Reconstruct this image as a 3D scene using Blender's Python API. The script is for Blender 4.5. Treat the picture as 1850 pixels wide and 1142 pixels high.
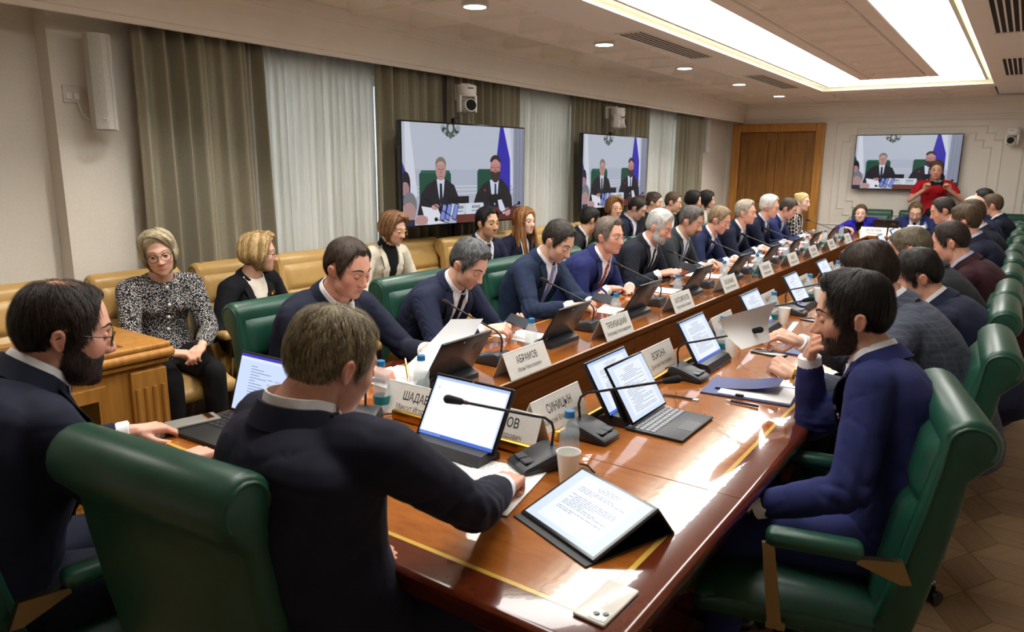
import bpy, bmesh, math, random
import numpy as np
from mathutils import Vector, Matrix, noise

for _o in list(bpy.data.objects):
    bpy.data.objects.remove(_o)
scene = bpy.context.scene
COL = scene.collection

# ------------------------------------------------------------------ camera
YAW, PITCH, ROLL, FPX, CAMH = 0.6107, 0.2068, 0.009, 1301.0, 1.62
_fw = Vector((-math.sin(YAW) * math.cos(PITCH), math.cos(YAW) * math.cos(PITCH), -math.sin(PITCH)))
_rt = Vector((math.cos(YAW), math.sin(YAW), 0))
_up = _rt.cross(_fw)
_rt, _up = math.cos(ROLL) * _rt + math.sin(ROLL) * _up, math.cos(ROLL) * _up - math.sin(ROLL) * _rt
cam_data = bpy.data.cameras.new('camera')
cam_data.sensor_width = 36
cam_data.lens = FPX / 1850 * 36
cam_data.clip_start = 0.05
cam_data.dof.use_dof = True
cam_data.dof.focus_distance = 3.6
cam_data.dof.aperture_fstop = 5.0
cam = bpy.data.objects.new('camera', cam_data)
COL.objects.link(cam)
_m = Matrix((_rt, _up, -_fw)).transposed().to_4x4()
_m.translation = (0, 0, CAMH)
cam.matrix_world = _m
scene.camera = cam

# ------------------------------------------------------------------ world and exposure
CEIL_LIGHT = 7.6        # radiance of the luminous ceiling
DOWN_WATT = 30          # each recessed downlight
world = bpy.data.worlds.new('world')
scene.world = world
world.use_nodes = True
world.node_tree.nodes['Background'].inputs[0].default_value = (0.90, 0.94, 1.0, 1)
world.node_tree.nodes['Background'].inputs[1].default_value = 4.0     # overcast daylight behind the curtains
scene.view_settings.view_transform = 'Standard'
scene.view_settings.look = 'None'
scene.view_settings.exposure = 0.36
scene.view_settings.gamma = 1.0
scene.view_settings.use_curve_mapping = False

# ------------------------------------------------------------------ mesh helpers
R = math.radians
Z = Vector((0, 0, 1))

class MB:
    """collects shapes and builds one mesh object"""
    def __init__(s):
        s.v = []; s.f = []; s.m = []; s.mi = 0
    def add(s, verts, faces, M=None):
        n = len(s.v)
        if M is not None:
            verts = [M @ Vector(p) for p in verts]
        s.v.extend([tuple(p) for p in verts])
        for f in faces:
            s.f.append(tuple(i + n for i in f)); s.m.append(s.mi)
        return s
    def box(s, c, d, M=None):
        x, y, z = c; a, b, h = d[0] / 2, d[1] / 2, d[2] / 2
        vs = [(x + i * a, y + j * b, z + k * h) for k in (-1, 1) for j in (-1, 1) for i in (-1, 1)]
        return s.add(vs, [(0, 2, 3, 1), (4, 5, 7, 6), (0, 1, 5, 4), (2, 6, 7, 3), (0, 4, 6, 2), (1, 3, 7, 5)], M)
    def rbox(s, c, d, r=.01, seg=2, M=None):
        bm = bmesh.new()
        bmesh.ops.create_cube(bm, size=1)
        for v in bm.verts:
            v.co = Vector((v.co.x * d[0], v.co.y * d[1], v.co.z * d[2]))
        bmesh.ops.bevel(bm, geom=bm.edges[:], offset=min(r, min(d) * .49), segments=seg, affect='EDGES', profile=.5)
        bm.verts.index_update()
        vs = [v.co + Vector(c) for v in bm.verts]; fs = [[v.index for v in f.verts] for f in bm.faces]
        bm.free()
        return s.add(vs, fs, M)
    def prism(s, pts, h, axis='z', M=None, o=0.0):
        """closed outline (2D) pushed from o to o+h along an axis"""
        n = len(pts)
        def p3(p, t):
            return {'z': (p[0], p[1], t), 'x': (t, p[0], p[1]), 'y': (p[0], t, p[1])}[axis]
        vs = [p3(p, o) for p in pts] + [p3(p, o + h) for p in pts]
        fs = [tuple(range(n - 1, -1, -1)), tuple(range(n, 2 * n))] + [(i, (i + 1) % n, n + (i + 1) % n, n + i) for i in range(n)]
        return s.add(vs, fs, M)
    def lathe(s, prof, n=20, M=None, cap=True):
        vs = []; fs = []
        for r, z in prof:
            for i in range(n):
                a = 2 * math.pi * i / n
                vs.append((r * math.cos(a), r * math.sin(a), z))
        for k in range(len(prof) - 1):
            for i in range(n):
                j = (i + 1) % n
                fs.append((k * n + i, k * n + j, (k + 1) * n + j, (k + 1) * n + i))
        if cap:
            fs.append(tuple(range(n - 1, -1, -1)))
            fs.append(tuple((len(prof) - 1) * n + i for i in range(n)))
        return s.add(vs, fs, M)
    def tube(s, path, rad, n=8, M=None, flat=1.0, upv=None, caps=True):
        path = [Vector(p) for p in path]
        if not hasattr(rad, '__len__'):
            rad = [rad] * len(path)
        vs = []; fs = []; prev = Vector(upv) if upv else None
        for i, p in enumerate(path):
            t = (path[min(i + 1, len(path) - 1)] - path[max(i - 1, 0)])
            t = t.normalized() if t.length > 1e-9 else Z
            u = prev if prev is not None else (Vector((1, 0, 0)) if abs(t.x) < .8 else Vector((0, 1, 0)))
            u = (u - t * u.dot(t)); u = u.normalized() if u.length > 1e-6 else t.orthogonal().normalized()
            prev = u; w = t.cross(u)
            for k in range(n):
                a = 2 * math.pi * k / n
                vs.append(p + (u * math.cos(a) * flat + w * math.sin(a)) * rad[i])
        for i in range(len(path) - 1):
            for k in range(n):
                j = (k + 1) % n
                fs.append((i * n + k, i * n + j, (i + 1) * n + j, (i + 1) * n + k))
        if caps:
            fs.append(tuple(range(n - 1, -1, -1))); fs.append(tuple((len(path) - 1) * n + k for k in range(n)))
        return s.add(vs, fs, M)
    def ell(s, c, r, n=12, m=8, M=None, rot=None):
        c = Vector(c); vs = [Vector((0, 0, r[2]))]; fs = []
        for i in range(1, m):
            t = math.pi * i / m
            for k in range(n):
                a = 2 * math.pi * k / n
                vs.append(Vector((r[0] * math.sin(t) * math.cos(a), r[1] * math.sin(t) * math.sin(a), r[2] * math.cos(t))))
        vs.append(Vector((0, 0, -r[2])))
        for k in range(n):
            fs.append((0, 1 + k, 1 + (k + 1) % n))
        for i in range(m - 2):
            for k in range(n):
                a = 1 + i * n + k; b = 1 + i * n + (k + 1) % n
                fs.append((a, a + n, b + n, b))
        e = len(vs) - 1; q = 1 + (m - 2) * n
        for k in range(n):
            fs.append((q + k, e, q + (k + 1) % n))
        if rot is not None:
            vs = [rot @ v for v in vs]
        return s.add([v + c for v in vs], fs, M)
    def cap(s, a, b, ra, rb, n=10):
        """tapered capsule"""
        a = Vector(a); b = Vector(b); d = b - a; L = d.length
        d = d / L if L > 1e-6 else Z
        pa = [a + d * (-ra * math.sin(t)) for t in (1.571, 1.0, .5)]; qa = [ra * math.cos(t) for t in (1.5, 1.0, .5)]
        pb = [b + d * (rb * math.sin(t)) for t in (.5, 1.0, 1.571)]; qb = [rb * math.cos(t) for t in (.5, 1.0, 1.5)]
        return s.tube(pa + [a, b] + pb, qa + [ra, rb] + qb, n)
    def chain(s, pts, n=10):
        for (p, r), (q, t) in zip(pts, pts[1:]):
            s.cap(p, q, r, t, n)
        return s
    def grid(s, P, nu, nv, M=None, wrap=False):
        """P(i,j) -> point, quads over nu x nv points"""
        vs = [P(i, j) for i in range(nu) for j in range(nv)]
        fs = []
        for i in range(nu - 1):
            for j in range(nv - (0 if wrap else 1)):
                k = (j + 1) % nv
                fs.append((i * nv + j, (i + 1) * nv + j, (i + 1) * nv + k, i * nv + k))
        return s.add(vs, fs, M)
    def mesh(s, name, mats, smooth=None):
        me = bpy.data.meshes.new(name)
        me.from_pydata(s.v, [], s.f)
        if not isinstance(mats, (list, tuple)):
            mats = [mats]
        for m in mats:
            me.materials.append(m)
        if len(mats) > 1:
            me.polygons.foreach_set('material_index', s.m)
        if smooth is not None:
            shade(me, smooth)
        me.update()
        return me
    def build(s, name, mats, parent=None, smooth=None, loc=None):
        return link(name, s.mesh(name, mats, smooth), parent, loc)

def shade(me, ang):
    """smooth shading, edges sharper than ang degrees stay sharp"""
    n = len(me.polygons)
    me.polygons.foreach_set('use_smooth', [True] * n)
    if ang < 180:
        me.set_sharp_from_angle(angle=R(ang))

def link(name, me, parent=None, loc=None):
    o = bpy.data.objects.new(name, me)
    COL.objects.link(o)
    if parent is not None:
        o.parent = parent
    if loc is not None:
        o.location = loc
    return o

def tag(o, label, cat, group=None):
    o['label'] = label; o['category'] = cat
    if group: o['group'] = group
    return o

def thing(name, label, cat, loc=(0, 0, 0), rz=0.0, group=None):
    o = bpy.data.objects.new(name, None)
    COL.objects.link(o)
    o.empty_display_size = .1
    o.location = loc; o.rotation_euler = (0, 0, rz)
    return tag(o, label, cat, group)

def struct(o):
    o['kind'] = 'structure'
    return o

KIDS = {}
def kids(o):
    return [c for c in bpy.data.objects if c.parent == o]
def copy_tree(o, parent=None, tree=None):
    c = o.copy(); COL.objects.link(c)
    if parent is not None: c.parent = parent
    for k in KIDS.setdefault(o.name, kids(o)):
        copy_tree(k, c)
    return c
def dup(o, loc, rz, label):
    c = copy_tree(o)
    c.location = loc; c.rotation_euler = (0, 0, rz); c['label'] = label
    return c

class Spawner:
    """first use moves the prototype itself, later uses copy it"""
    def __init__(s, make): s.make = make; s.proto = None
    def __call__(s, loc, rz, label, group=None, sub=None):
        if s.proto is None:
            s.proto = s.make(); o = s.proto; o.location = loc; o.rotation_euler = (0, 0, rz); o['label'] = label
        else:
            o = dup(s.proto, loc, rz, label)
        if group: o['group'] = group
        return o

# ------------------------------------------------------------------ materials
def srgb(c):
    if isinstance(c, str):
        c = tuple(int(c[i:i + 2], 16) / 255 for i in (0, 2, 4))
    return tuple(x / 12.92 if x <= .04045 else ((x + .055) / 1.055) ** 2.4 for x in c[:3]) + (1,)

class NT:
    def __init__(s, name):
        s.mat = bpy.data.materials.new(name); s.mat.use_nodes = True
        s.t = s.mat.node_tree; s.b = s.t.nodes['Principled BSDF']; s.out = s.t.nodes['Material Output']
    def n(s, typ, **kw):
        nd = s.t.nodes.new(typ)
        for k, v in kw.items():
            if k.startswith('i_'):
                key = k[2:]; key = int(key) if key.isdigit() else key
                nd.inputs[key].default_value = v
            else:
                setattr(nd, k, v)
        return nd
    def l(s, a, b): s.t.links.new(a, b)
    def coord(s, scale=(1, 1, 1), kind='Object', rot=(0, 0, 0)):
        tc = s.n('ShaderNodeTexCoord'); mp = s.n('ShaderNodeMapping')
        mp.inputs['Scale'].default_value = scale; mp.inputs['Rotation'].default_value = rot
        s.l(tc.outputs[kind], mp.inputs[0]); return mp.outputs[0]
    def ramp(s, fac, stops):
        r = s.n('ShaderNodeValToRGB')
        while len(r.color_ramp.elements) < len(stops): r.color_ramp.elements.new(.5)
        for e, (p, c) in zip(r.color_ramp.elements, stops):
            e.position = p; e.color = srgb(c) if isinstance(c, str) else c
        s.l(fac, r.inputs[0]); return r.outputs[0]
    def noise(s, vec, scale, detail=3, rough=.55):
        nd = s.n('ShaderNodeTexNoise'); nd.inputs['Scale'].default_value = scale
        nd.inputs['Detail'].default_value = detail; nd.inputs['Roughness'].default_value = rough
        s.l(vec, nd.inputs['Vector']); return nd.outputs[0]
    def bump(s, h, strength=.2, dist=.01):
        b = s.n('ShaderNodeBump'); b.inputs['Strength'].default_value = strength; b.inputs['Distance'].default_value = dist
        s.l(h, b.inputs['Height']); s.l(b.outputs[0], s.b.inputs['Normal'])
    def base(s, col): s.l(col, s.b.inputs['Base Color'])
    def set(s, **kw):
        for k, v in kw.items(): s.b.inputs[k.replace('_', ' ')].default_value = v
        return s

def plain(name, col, rough=.5, metal=0.0, spec=.5, **kw):
    m = NT(name)
    m.set(Base_Color=srgb(col), Roughness=rough, Metallic=metal)
    m.b.inputs['Specular IOR Level'].default_value = spec
    for k, v in kw.items(): m.b.inputs[k.replace('_', ' ')].default_value = v
    return m.mat

def mottled(name, c1, c2, scale=8, rough=.6, bump=0.0, bscale=60, metal=0.0, spec=.5, stretch=(1, 1, 1), bdist=.004):
    m = NT(name); v = m.coord(stretch)
    m.base(m.ramp(m.noise(v, scale), [(.3, c1), (.7, c2)]))
    m.set(Roughness=rough, Metallic=metal); m.b.inputs['Specular IOR Level'].default_value = spec
    if bump: m.bump(m.noise(v, bscale, 2), bump, bdist)
    return m.mat

def woody(name, c1, c2, c3, stretch=(1, 12, 12), scale=3, rough=.35, coat=0.0, bump=.05):
    m = NT(name); v = m.coord(stretch)
    a = m.noise(v, scale, 6, .6)
    m.base(m.ramp(a, [(.28, c1), (.5, c2), (.74, c3)]))
    m.set(Roughness=rough)
    m.b.inputs['Coat Weight'].default_value = coat; m.b.inputs['Coat Roughness'].default_value = .05
    if bump: m.bump(a, bump, .002)
    return m.mat

def emit(name, col, strength=1.0):
    m = NT(name)
    m.set(Base_Color=(0, 0, 0, 1), Roughness=.3); m.b.inputs['Specular IOR Level'].default_value = .2
    m.b.inputs['Emission Color'].default_value = srgb(col); m.b.inputs['Emission Strength'].default_value = strength
    return m.mat

def attr_emit(name, strength=1.0):
    m = NT(name); a = m.n('ShaderNodeAttribute'); a.attribute_name = 'Col'
    m.set(Base_Color=(.01, .01, .01, 1), Roughness=.25); m.b.inputs['Specular IOR Level'].default_value = .3
    m.l(a.outputs['Color'], m.b.inputs['Emission Color']); m.b.inputs['Emission Strength'].default_value = strength
    return m.mat

MAT = {}
MAT['wall'] = mottled('wall_paint', 'd9d3c8', 'e0dacf', 90, .8, .15, 500)
MAT['ceil'] = mottled('ceiling_paint', 'ebe4da', 'efe8de', 4, .75)
MAT['tile'] = mottled('ceiling_tile_plaster', 'e9e0d3', 'efe6da', 6, .7)
MAT['cornice'] = mottled('cornice_plaster', 'e6dfd5', 'ebe4da', 5, .7)
MAT['white'] = plain('white_plastic', 'e6e4df', .4)
MAT['offwhite'] = plain('offwhite_plastic', 'd2cfc8', .45)
MAT['black'] = plain('black_plastic', '0d0d10', .45)
MAT['gloss'] = plain('glossy_black', '08080a', .15)
MAT['dark'] = plain('dark_slot', '0a0a0a', .9)
MAT['gunmetal'] = plain('gunmetal_plastic', '22242a', .42)
MAT['tabback'] = mottled('tablet_back', '1a191b', '211f20', 30, .38)
MAT['chrome'] = plain('chrome', 'd8d8da', .12, 1.0)
MAT['brass'] = mottled('brass', 'b98c36', 'd0a548', 10, .28, metal=1.0)
MAT['inlay'] = plain('pale_gold_inlay', 'd3ab4b', .22, Coat_Weight=1.0)
MAT['silver'] = plain('silver', 'c9cacc', .25, 1.0)
MAT['gold'] = plain('gold', 'd8b256', .25, 1.0)
MAT['paper'] = plain('paper', 'f1f0ee', .85)
MAT['print'] = plain('print_grey', '8d8e95', .9)
MAT['ink'] = plain('ink', '17181b', .8)
MAT['plate'] = mottled('plate_card', 'd9d6d0', 'e0ddd7', 30, .35)
MAT['folder'] = mottled('blue_folder', '1b2a63', '22357a', 20, .45)
MAT['pen'] = plain('navy_pen', '14163f', .25)
MAT['rubber'] = plain('rubber', '121212', .7)
MAT['carpet'] = mottled('dark_well_floor', '241c17', '2f251d', 30, .9)
def glassy(name, col, rough=.02, ior=1.45):
    m = NT(name); m.set(Base_Color=srgb(col), Roughness=rough, IOR=ior); m.b.inputs['Transmission Weight'].default_value = 1.0
    return m.mat
MAT['glass'] = glassy('clear_glass', 'f4fbff')
MAT['pet'] = plain('clear_pet', 'd9ebf2', .08, Alpha=.28)
MAT['water'] = plain('water', 'cfe6ee', .05, Alpha=.16)
MAT['acrylic'] = glassy('clear_acrylic', 'f0f3f2', .03, 1.2)
MAT['label'] = plain('teal_label', '137a86', .4)
MAT['cap'] = plain('blue_cap', '2273a8', .4)
MAT['cup'] = plain('white_cup', 'e9e9e6', .45)
MAT['cup'].node_tree.nodes['Principled BSDF'].inputs['Subsurface Weight'].default_value = .2

def leather(name, c1, c2):
    m = NT(name); v = m.coord()
    m.base(m.ramp(m.noise(v, 9, 3), [(.3, c1), (.72, c2)]))
    m.set(Roughness=.38); m.b.inputs['Specular IOR Level'].default_value = .5
    n1 = m.noise(v, 260, 2); m.bump(n1, .12, .002)
    return m.mat
MAT['green'] = leather('green_leather', '153f31', '1c4a3a')
MAT['tan'] = leather('tan_leather', 'b08d52', 'bd9a5e')
MAT['oak'] = woody('oak', '9a6527', 'b07a35', 'c08b45', (7, 7, .6), 5, .4)
MAT['oakdoor'] = woody('oak_door', '6f471a', '835720', '94672b', (6, 6, .5), 4, .45)
MAT['oakdark'] = woody('oak_panel', '6b4a2a', '7c5733', '8a6239', (6, 6, .6), 4, .45)

def wood_table(name, cols, scale, stretch):
    m = NT(name); v = m.coord(stretch)
    a = m.noise(v, scale, 6, .62)
    b = m.noise(m.coord((1, 1, 1)), 1.4, 2)
    mx = m.n('ShaderNodeMix'); mx.data_type = 'FLOAT'; mx.inputs[0].default_value = .25
    m.l(a, mx.inputs[2]); m.l(b, mx.inputs[3])
    m.base(m.ramp(mx.outputs[0], [(.26, cols[0]), (.5, cols[1]), (.74, cols[2])]))
    m.set(Roughness=.16); m.b.inputs['Coat Weight'].default_value = 1.0; m.b.inputs['Coat Roughness'].default_value = .025
    m.b.inputs['Coat IOR'].default_value = 1.42
    bp = m.n('ShaderNodeBump'); bp.inputs['Strength'].default_value = .02; bp.inputs['Distance'].default_value = .01
    m.l(m.noise(m.coord((1, 1, 1)), 22, 2), bp.inputs['Height']); m.l(bp.outputs[0], m.b.inputs['Coat Normal'])
    return m.mat
MAT['burl'] = wood_table('table_burl', ['85461a', '9c591f', 'b06c2b'], 13, (1, 2.6, 1))
MAT['mahog'] = wood_table('table_mahogany', ['501e0e', '5c2511', '682c14'], 9, (3, 1, 1))
MAT['panel'] = wood_table('table_front_panel', ['5a3218', '6b3e1e', '7b4b27'], 4, (1, 1, 9))
MAT['panel'].node_tree.nodes['Principled BSDF'].inputs['Coat Weight'].default_value = .3

def curtain_mat():
    m = NT('olive_curtain'); v = m.coord((1, 1, .2))
    m.base(m.ramp(m.noise(v, 300, 2), [(.3, '837d69'), (.7, '938c77')]))
    m.set(Roughness=.75); m.b.inputs['Sheen Weight'].default_value = .3
    return m.mat
def sheer_mat():
    m = NT('white_sheer')
    d = m.n('ShaderNodeBsdfDiffuse'); d.inputs[0].default_value = srgb('dedbd2')
    t = m.n('ShaderNodeBsdfTranslucent'); t.inputs[0].default_value = srgb('e6e6e2')
    x = m.n('ShaderNodeMixShader'); x.inputs[0].default_value = .45
    m.l(d.outputs[0], x.inputs[1]); m.l(t.outputs[0], x.inputs[2]); m.l(x.outputs[0], m.out.inputs[0])
    return m.mat
MAT['curtain'] = curtain_mat(); MAT['sheer'] = sheer_mat()
# ================================================================== the room
XL, XR, YN, YF, CZ = -4.25, 1.5, -1.7, 12.4, 2.62
RX0, RX1, RY0, RY1 = -2.40, -0.45, 1.1, 10.65        # luminous recess

# floor: procedural parquet below, real rhombic blocks where the floor shows
def floor_mat(name, tint):
    m = NT(name); v = m.coord((1, 9, 1)); a = m.noise(v, 4, 5)
    m.base(m.ramp(a, [(.3, tint[0]), (.55, tint[1]), (.75, tint[2])]))
    m.set(Roughness=.42); return m.mat
MAT['floor'] = floor_mat('parquet', ['7a6044', '8a6e4f', '997c5b'])
MAT['block1'] = floor_mat('parquet_block_a', ['80664a', '917557', 'a08463'])
MAT['block2'] = floor_mat('parquet_block_b', ['72593e', '836849', '92765a'])
MAT['block3'] = floor_mat('parquet_block_c', ['896d4e', '997c5c', 'a98b69'])
floor = struct(MB().box(((XL + XR) / 2, (YN + YF) / 2, -.06), (XR - XL + .6, YF - YN + .6, .1)).build('floor', MAT['floor']))
_e = .20; _h = _e * math.sqrt(3) / 2
_blk = []
for k in range(3):
    pts = [(0, 0), (_e, 0), (.5 * _e, _h), (-.5 * _e, _h)]
    pts = [(.25 * _e + (a - .25 * _e) * .985, _h / 2 + (b - _h / 2) * .985) for a, b in pts]
    _blk.append(MB().prism(pts, .0095, 'z').mesh('parquet_block', MAT['block%d' % (k + 1)]))
def _block(k, x, y, rot):
    o = link('parquet_block', _blk[k], floor, (x, y, -.0098)); o.rotation_euler = (0, 0, rot)
_n = 0
for i in range(-6, 8):
    for j in range(-4, 26):
        # hexagonal flower lattice: three rhombs per cell
        cx = i * 1.5 * _e * 1.0; cy = j * math.sqrt(3) * _e + (i % 2) * _h
        X, Y = cx + .1, cy + 1.9
        if X < -.75 or X > 1.3 or Y < 1.9 or Y > 6.2 or X > .25 + Y * .22: continue
        for k in range(3):
            if _n < 290: _block(k, X, Y, k * 2 * math.pi / 3); _n += 1

# walls
win = [(2.75, 4.3), (5.65, 7.15), (8.65, 10.15)]; WZ0, WZ1 = .85, 2.28
w = MB()
ys = [1.84] + [q for p in win for q in p] + [YF]
for a, b in zip(ys[0::2], ys[1::2]):
    w.box((XL - .1, (a + b) / 2, 1.4), (.2, b - a, 2.8))
for a, b in win:
    w.box((XL - .1, (a + b) / 2, WZ0 / 2), (.2, b - a, WZ0)); w.box((XL - .1, (a + b) / 2, (WZ1 + 2.8) / 2), (.2, b - a, 2.8 - WZ1))
w.box((XL - .23, (YN + 1.84) / 2, 1.4), (.2, 1.84 - YN, 2.8))
wl = struct(w.build('wall_left', MAT['wall']))
struct(MB().box(((XL + XR) / 2, YF + .1, 1.4), (XR - XL + .8, .2, 2.8)).build('wall_far', MAT['wall']))
struct(MB().box((XR + .1, (YN + YF) / 2, 1.4), (.2, YF - YN, 2.8)).build('wall_right', MAT['wall']))
struct(MB().box(((XL + XR) / 2, YN - .1, 1.4), (XR - XL + .8, .2, 2.8)).build('wall_back', MAT['wall']))
MAT['frame'] = plain('window_frame_white', 'e4e3df', .4)
for n, (a, b) in enumerate(win):
    m = MB(); t = .06; x = XL - .1; c = (a + b) / 2
    for zz in (WZ0 + t / 2, WZ1 - t / 2): m.rbox((x, c, zz), (.08, b - a, t), .006)
    for yy in (a + t / 2, c, b - t / 2): m.rbox((x, yy, (WZ0 + WZ1) / 2), (.08, t, WZ1 - WZ0 - 2 * t), .006)
    o = struct(m.build('window_%d' % (n + 1), MAT['frame']))
    for yy, ww in (((a + c) / 2, (b - a) / 2 - 1.5 * t), ((b + c) / 2, (b - a) / 2 - 1.5 * t)):
        MB().box((x, yy, (WZ0 + WZ1) / 2), (.008, ww, WZ1 - WZ0 - 2 * t)).build('pane', MAT['glass'], o)
    MB().rbox((XL + .03, c, WZ0 - .02), (.18, b - a + .1, .035), .008).build('window_sill', MAT['frame'], o)
# baseboards
for nm, c, d in (('left', (XL + .012, 7.1, .06), (.024, 10.5, .12)), ('far', (-1.1, YF - .012, .06), (4.2, .024, .12))):
    struct(MB().rbox(c, d, .006).build('baseboard_' + nm, MAT['oakdark']))

# ceiling
m = MB()
m.box(((XL + XR) / 2, (YN + YF) / 2, 2.86), (XR - XL + .6, YF - YN + .6, .1))
def band(x0, x1, y0, y1): m.box(((x0 + x1) / 2, (y0 + y1) / 2, CZ + .02), (x1 - x0, y1 - y0, .04))
TX0, TX1 = -3.95, -2.79
band(TX1, RX0, YN, 12.2); band(RX1, XR, YN, 12.2); band(RX0, RX1, YN, RY0); band(RX0, RX1, RY1, 10.98)
band(XL, TX0, YN, 12.3); band(XL, XR, 12.14, YF)
ceiling = struct(m.build('ceiling', MAT['ceil']))
# step moulding round the luminous recess
m = MB()
def ring(x0, x1, y0, y1, z0, z1, t):
    m.box((x0 + t / 2, (y0 + y1) / 2, (z0 + z1) / 2), (t, y1 - y0, z1 - z0)); m.box((x1 - t / 2, (y0 + y1) / 2, (z0 + z1) / 2), (t, y1 - y0, z1 - z0))
    m.box(((x0 + x1) / 2, y0 + t / 2, (z0 + z1) / 2), (x1 - x0 - 2 * t, t, z1 - z0)); m.box(((x0 + x1) / 2, y1 - t / 2, (z0 + z1) / 2), (x1 - x0 - 2 * t, t, z1 - z0))
ring(RX0, RX1, RY0, RY1, CZ, 2.81, .012); ring(RX0 + .07, RX1 - .07, RY0 + .07, RY1 - .07, 2.665, 2.73, .03)
m.build('recess_moulding', plain('recess_cream', 'e3e2d0', .6), ceiling)
MAT['lum'] = emit('luminous_film', 'fffdf8', CEIL_LIGHT)
PX0, PX1, PY0, PY1 = -1.787, -.95, 1.7, 9.75
m = MB()
lz = 2.74
for x0, x1, y0, y1 in ((RX0 + .10, PX0 + .04, RY0 + .1, RY1 - .1), (PX1 - .04, RX1 - .10, RY0 + .1, RY1 - .1), (PX0 + .04, PX1 - .04, PY1 - .04, RY1 - .1), (PX0 + .04, PX1 - .04, RY0 + .1, PY0 + .04)):
    m.box(((x0 + x1) / 2, (y0 + y1) / 2, lz + .01), (x1 - x0, y1 - y0, .02))
tag(m.build('luminous_ceiling', MAT['lum']), 'large glowing white luminous ceiling panel around the raised beige centre strip', 'ceiling light')
# floating centre strip with tiles
fl = thing('ceiling_raft', 'long beige coffered ceiling strip hanging inside the glowing light panel', 'ceiling panel', ((PX0 + PX1) / 2, (PY0 + PY1) / 2, 2.66))
m = MB(); W, L = PX1 - PX0, PY1 - PY0
m.box((0, 0, .05), (W, L, .06))
for sx in (-1, 1): m.rbox((sx * (W / 2 - .06), 0, .01), (.12, L, .05), .012)
for sy in (-1, 1): m.rbox((0, sy * (L / 2 - .06), .01), (W - .24, .12, .05), .012)
m.build('frame', MAT['tile'], fl)
def tile_mesh(w, l, d=.07, b=.03, s=.11):
    q = MB(); lv = [(0, .012), (b, .012), (b, 0), (b + .012, 0), (b + s, d), (w / 2 - .002, d)]
    def rect(i, z): return [(-w / 2 + i, -l / 2 + i, z), (w / 2 - i, -l / 2 + i, z), (w / 2 - i, l / 2 - i, z), (-w / 2 + i, l / 2 - i, z)]
    vs = []
    seq = [(.005, .03), (.005, 0), (b * .5, -.012), (b, -.012), (b + .008, .004), (b + .02, .004), (b + s, d)]
    for i, z in seq: vs += rect(i, z)
    fs = []
    for k in range(len(seq) - 1):
        for j in range(4): fs.append((k * 4 + j, k * 4 + (j + 1) % 4, (k + 1) * 4 + (j + 1) % 4, (k + 1) * 4 + j))
    e = (len(seq) - 1) * 4; fs.append((e, e + 1, e + 2, e + 3))
    return q.add(vs, fs).mesh('ceiling_tile', MAT['tile'])
tl = (L - .26) / 16
tm = tile_mesh(W - .26, tl)
for k in range(16): link('ceiling_tile', tm, fl, (0, -L / 2 + .13 + tl * (k + .5), -.0))
tm = tile_mesh(.58, .5945)
DL = [(-3.08, 4.05), (-3.08, 5.80), (-3.08, 7.58), (-3.08, 9.36), (-3.08, 11.1), (-3.08, 2.27), (-3.08, .5)]
rows = [(-1.7 + .5945 * (k + .5)) for k in range(23)]
for y in rows:
    for x in (-3.66, -3.08): link('ceiling_tile', tm, ceiling, (x, y, CZ))
for x in (-2.5, -1.92, -1.34, -.76):
    for y in (11.27, 11.85): link('ceiling_tile', tm, ceiling, (x, y, CZ))
# cornices: moulded profile swept along the walls
def cornice(name, prof, a, b, inward):
    a, b, n = Vector(a), Vector(b), Vector(inward)
    q = MB(); k = len(prof)
    q.add([a + n * d + Z * z for d, z in prof] + [b + n * d + Z * z for d, z in prof],
          [(i, (i + 1) % k, k + (i + 1) % k, k + i) for i in range(k)] + [tuple(range(k - 1, -1, -1)), tuple(range(k, 2 * k))])
    return struct(q.build(name, MAT['cornice']))
pl = [(.22, 2.40), (.25, 2.335), (.275, 2.335), (.275, 2.365), (.285, 2.37), (.29, 2.43), (.30, 2.48), (.315, 2.52), (.335, 2.55), (.345, 2.553), (.345, 2.57), (.36, 2.575), (.365, 2.63), (.22, 2.63)]
cornice('trim_1', pl, (XL, YN, 0), (XL, YF, 0), (1, 0, 0))
pf = [(0, 2.39), (.02, 2.39), (.025, 2.42), (.035, 2.43), (.05, 2.47), (.08, 2.52), (.12, 2.555), (.15, 2.57), (.155, 2.59), (.2, 2.595), (.2, 2.63), (0, 2.63)]
cornice('trim_2', pf, (XL + .3, YF, 0), (XR, YF, 0), (0, -1, 0))
cornice('trim_3', pf, (XR, YN, 0), (XR, YF, 0), (-1, 0, 0))
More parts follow.
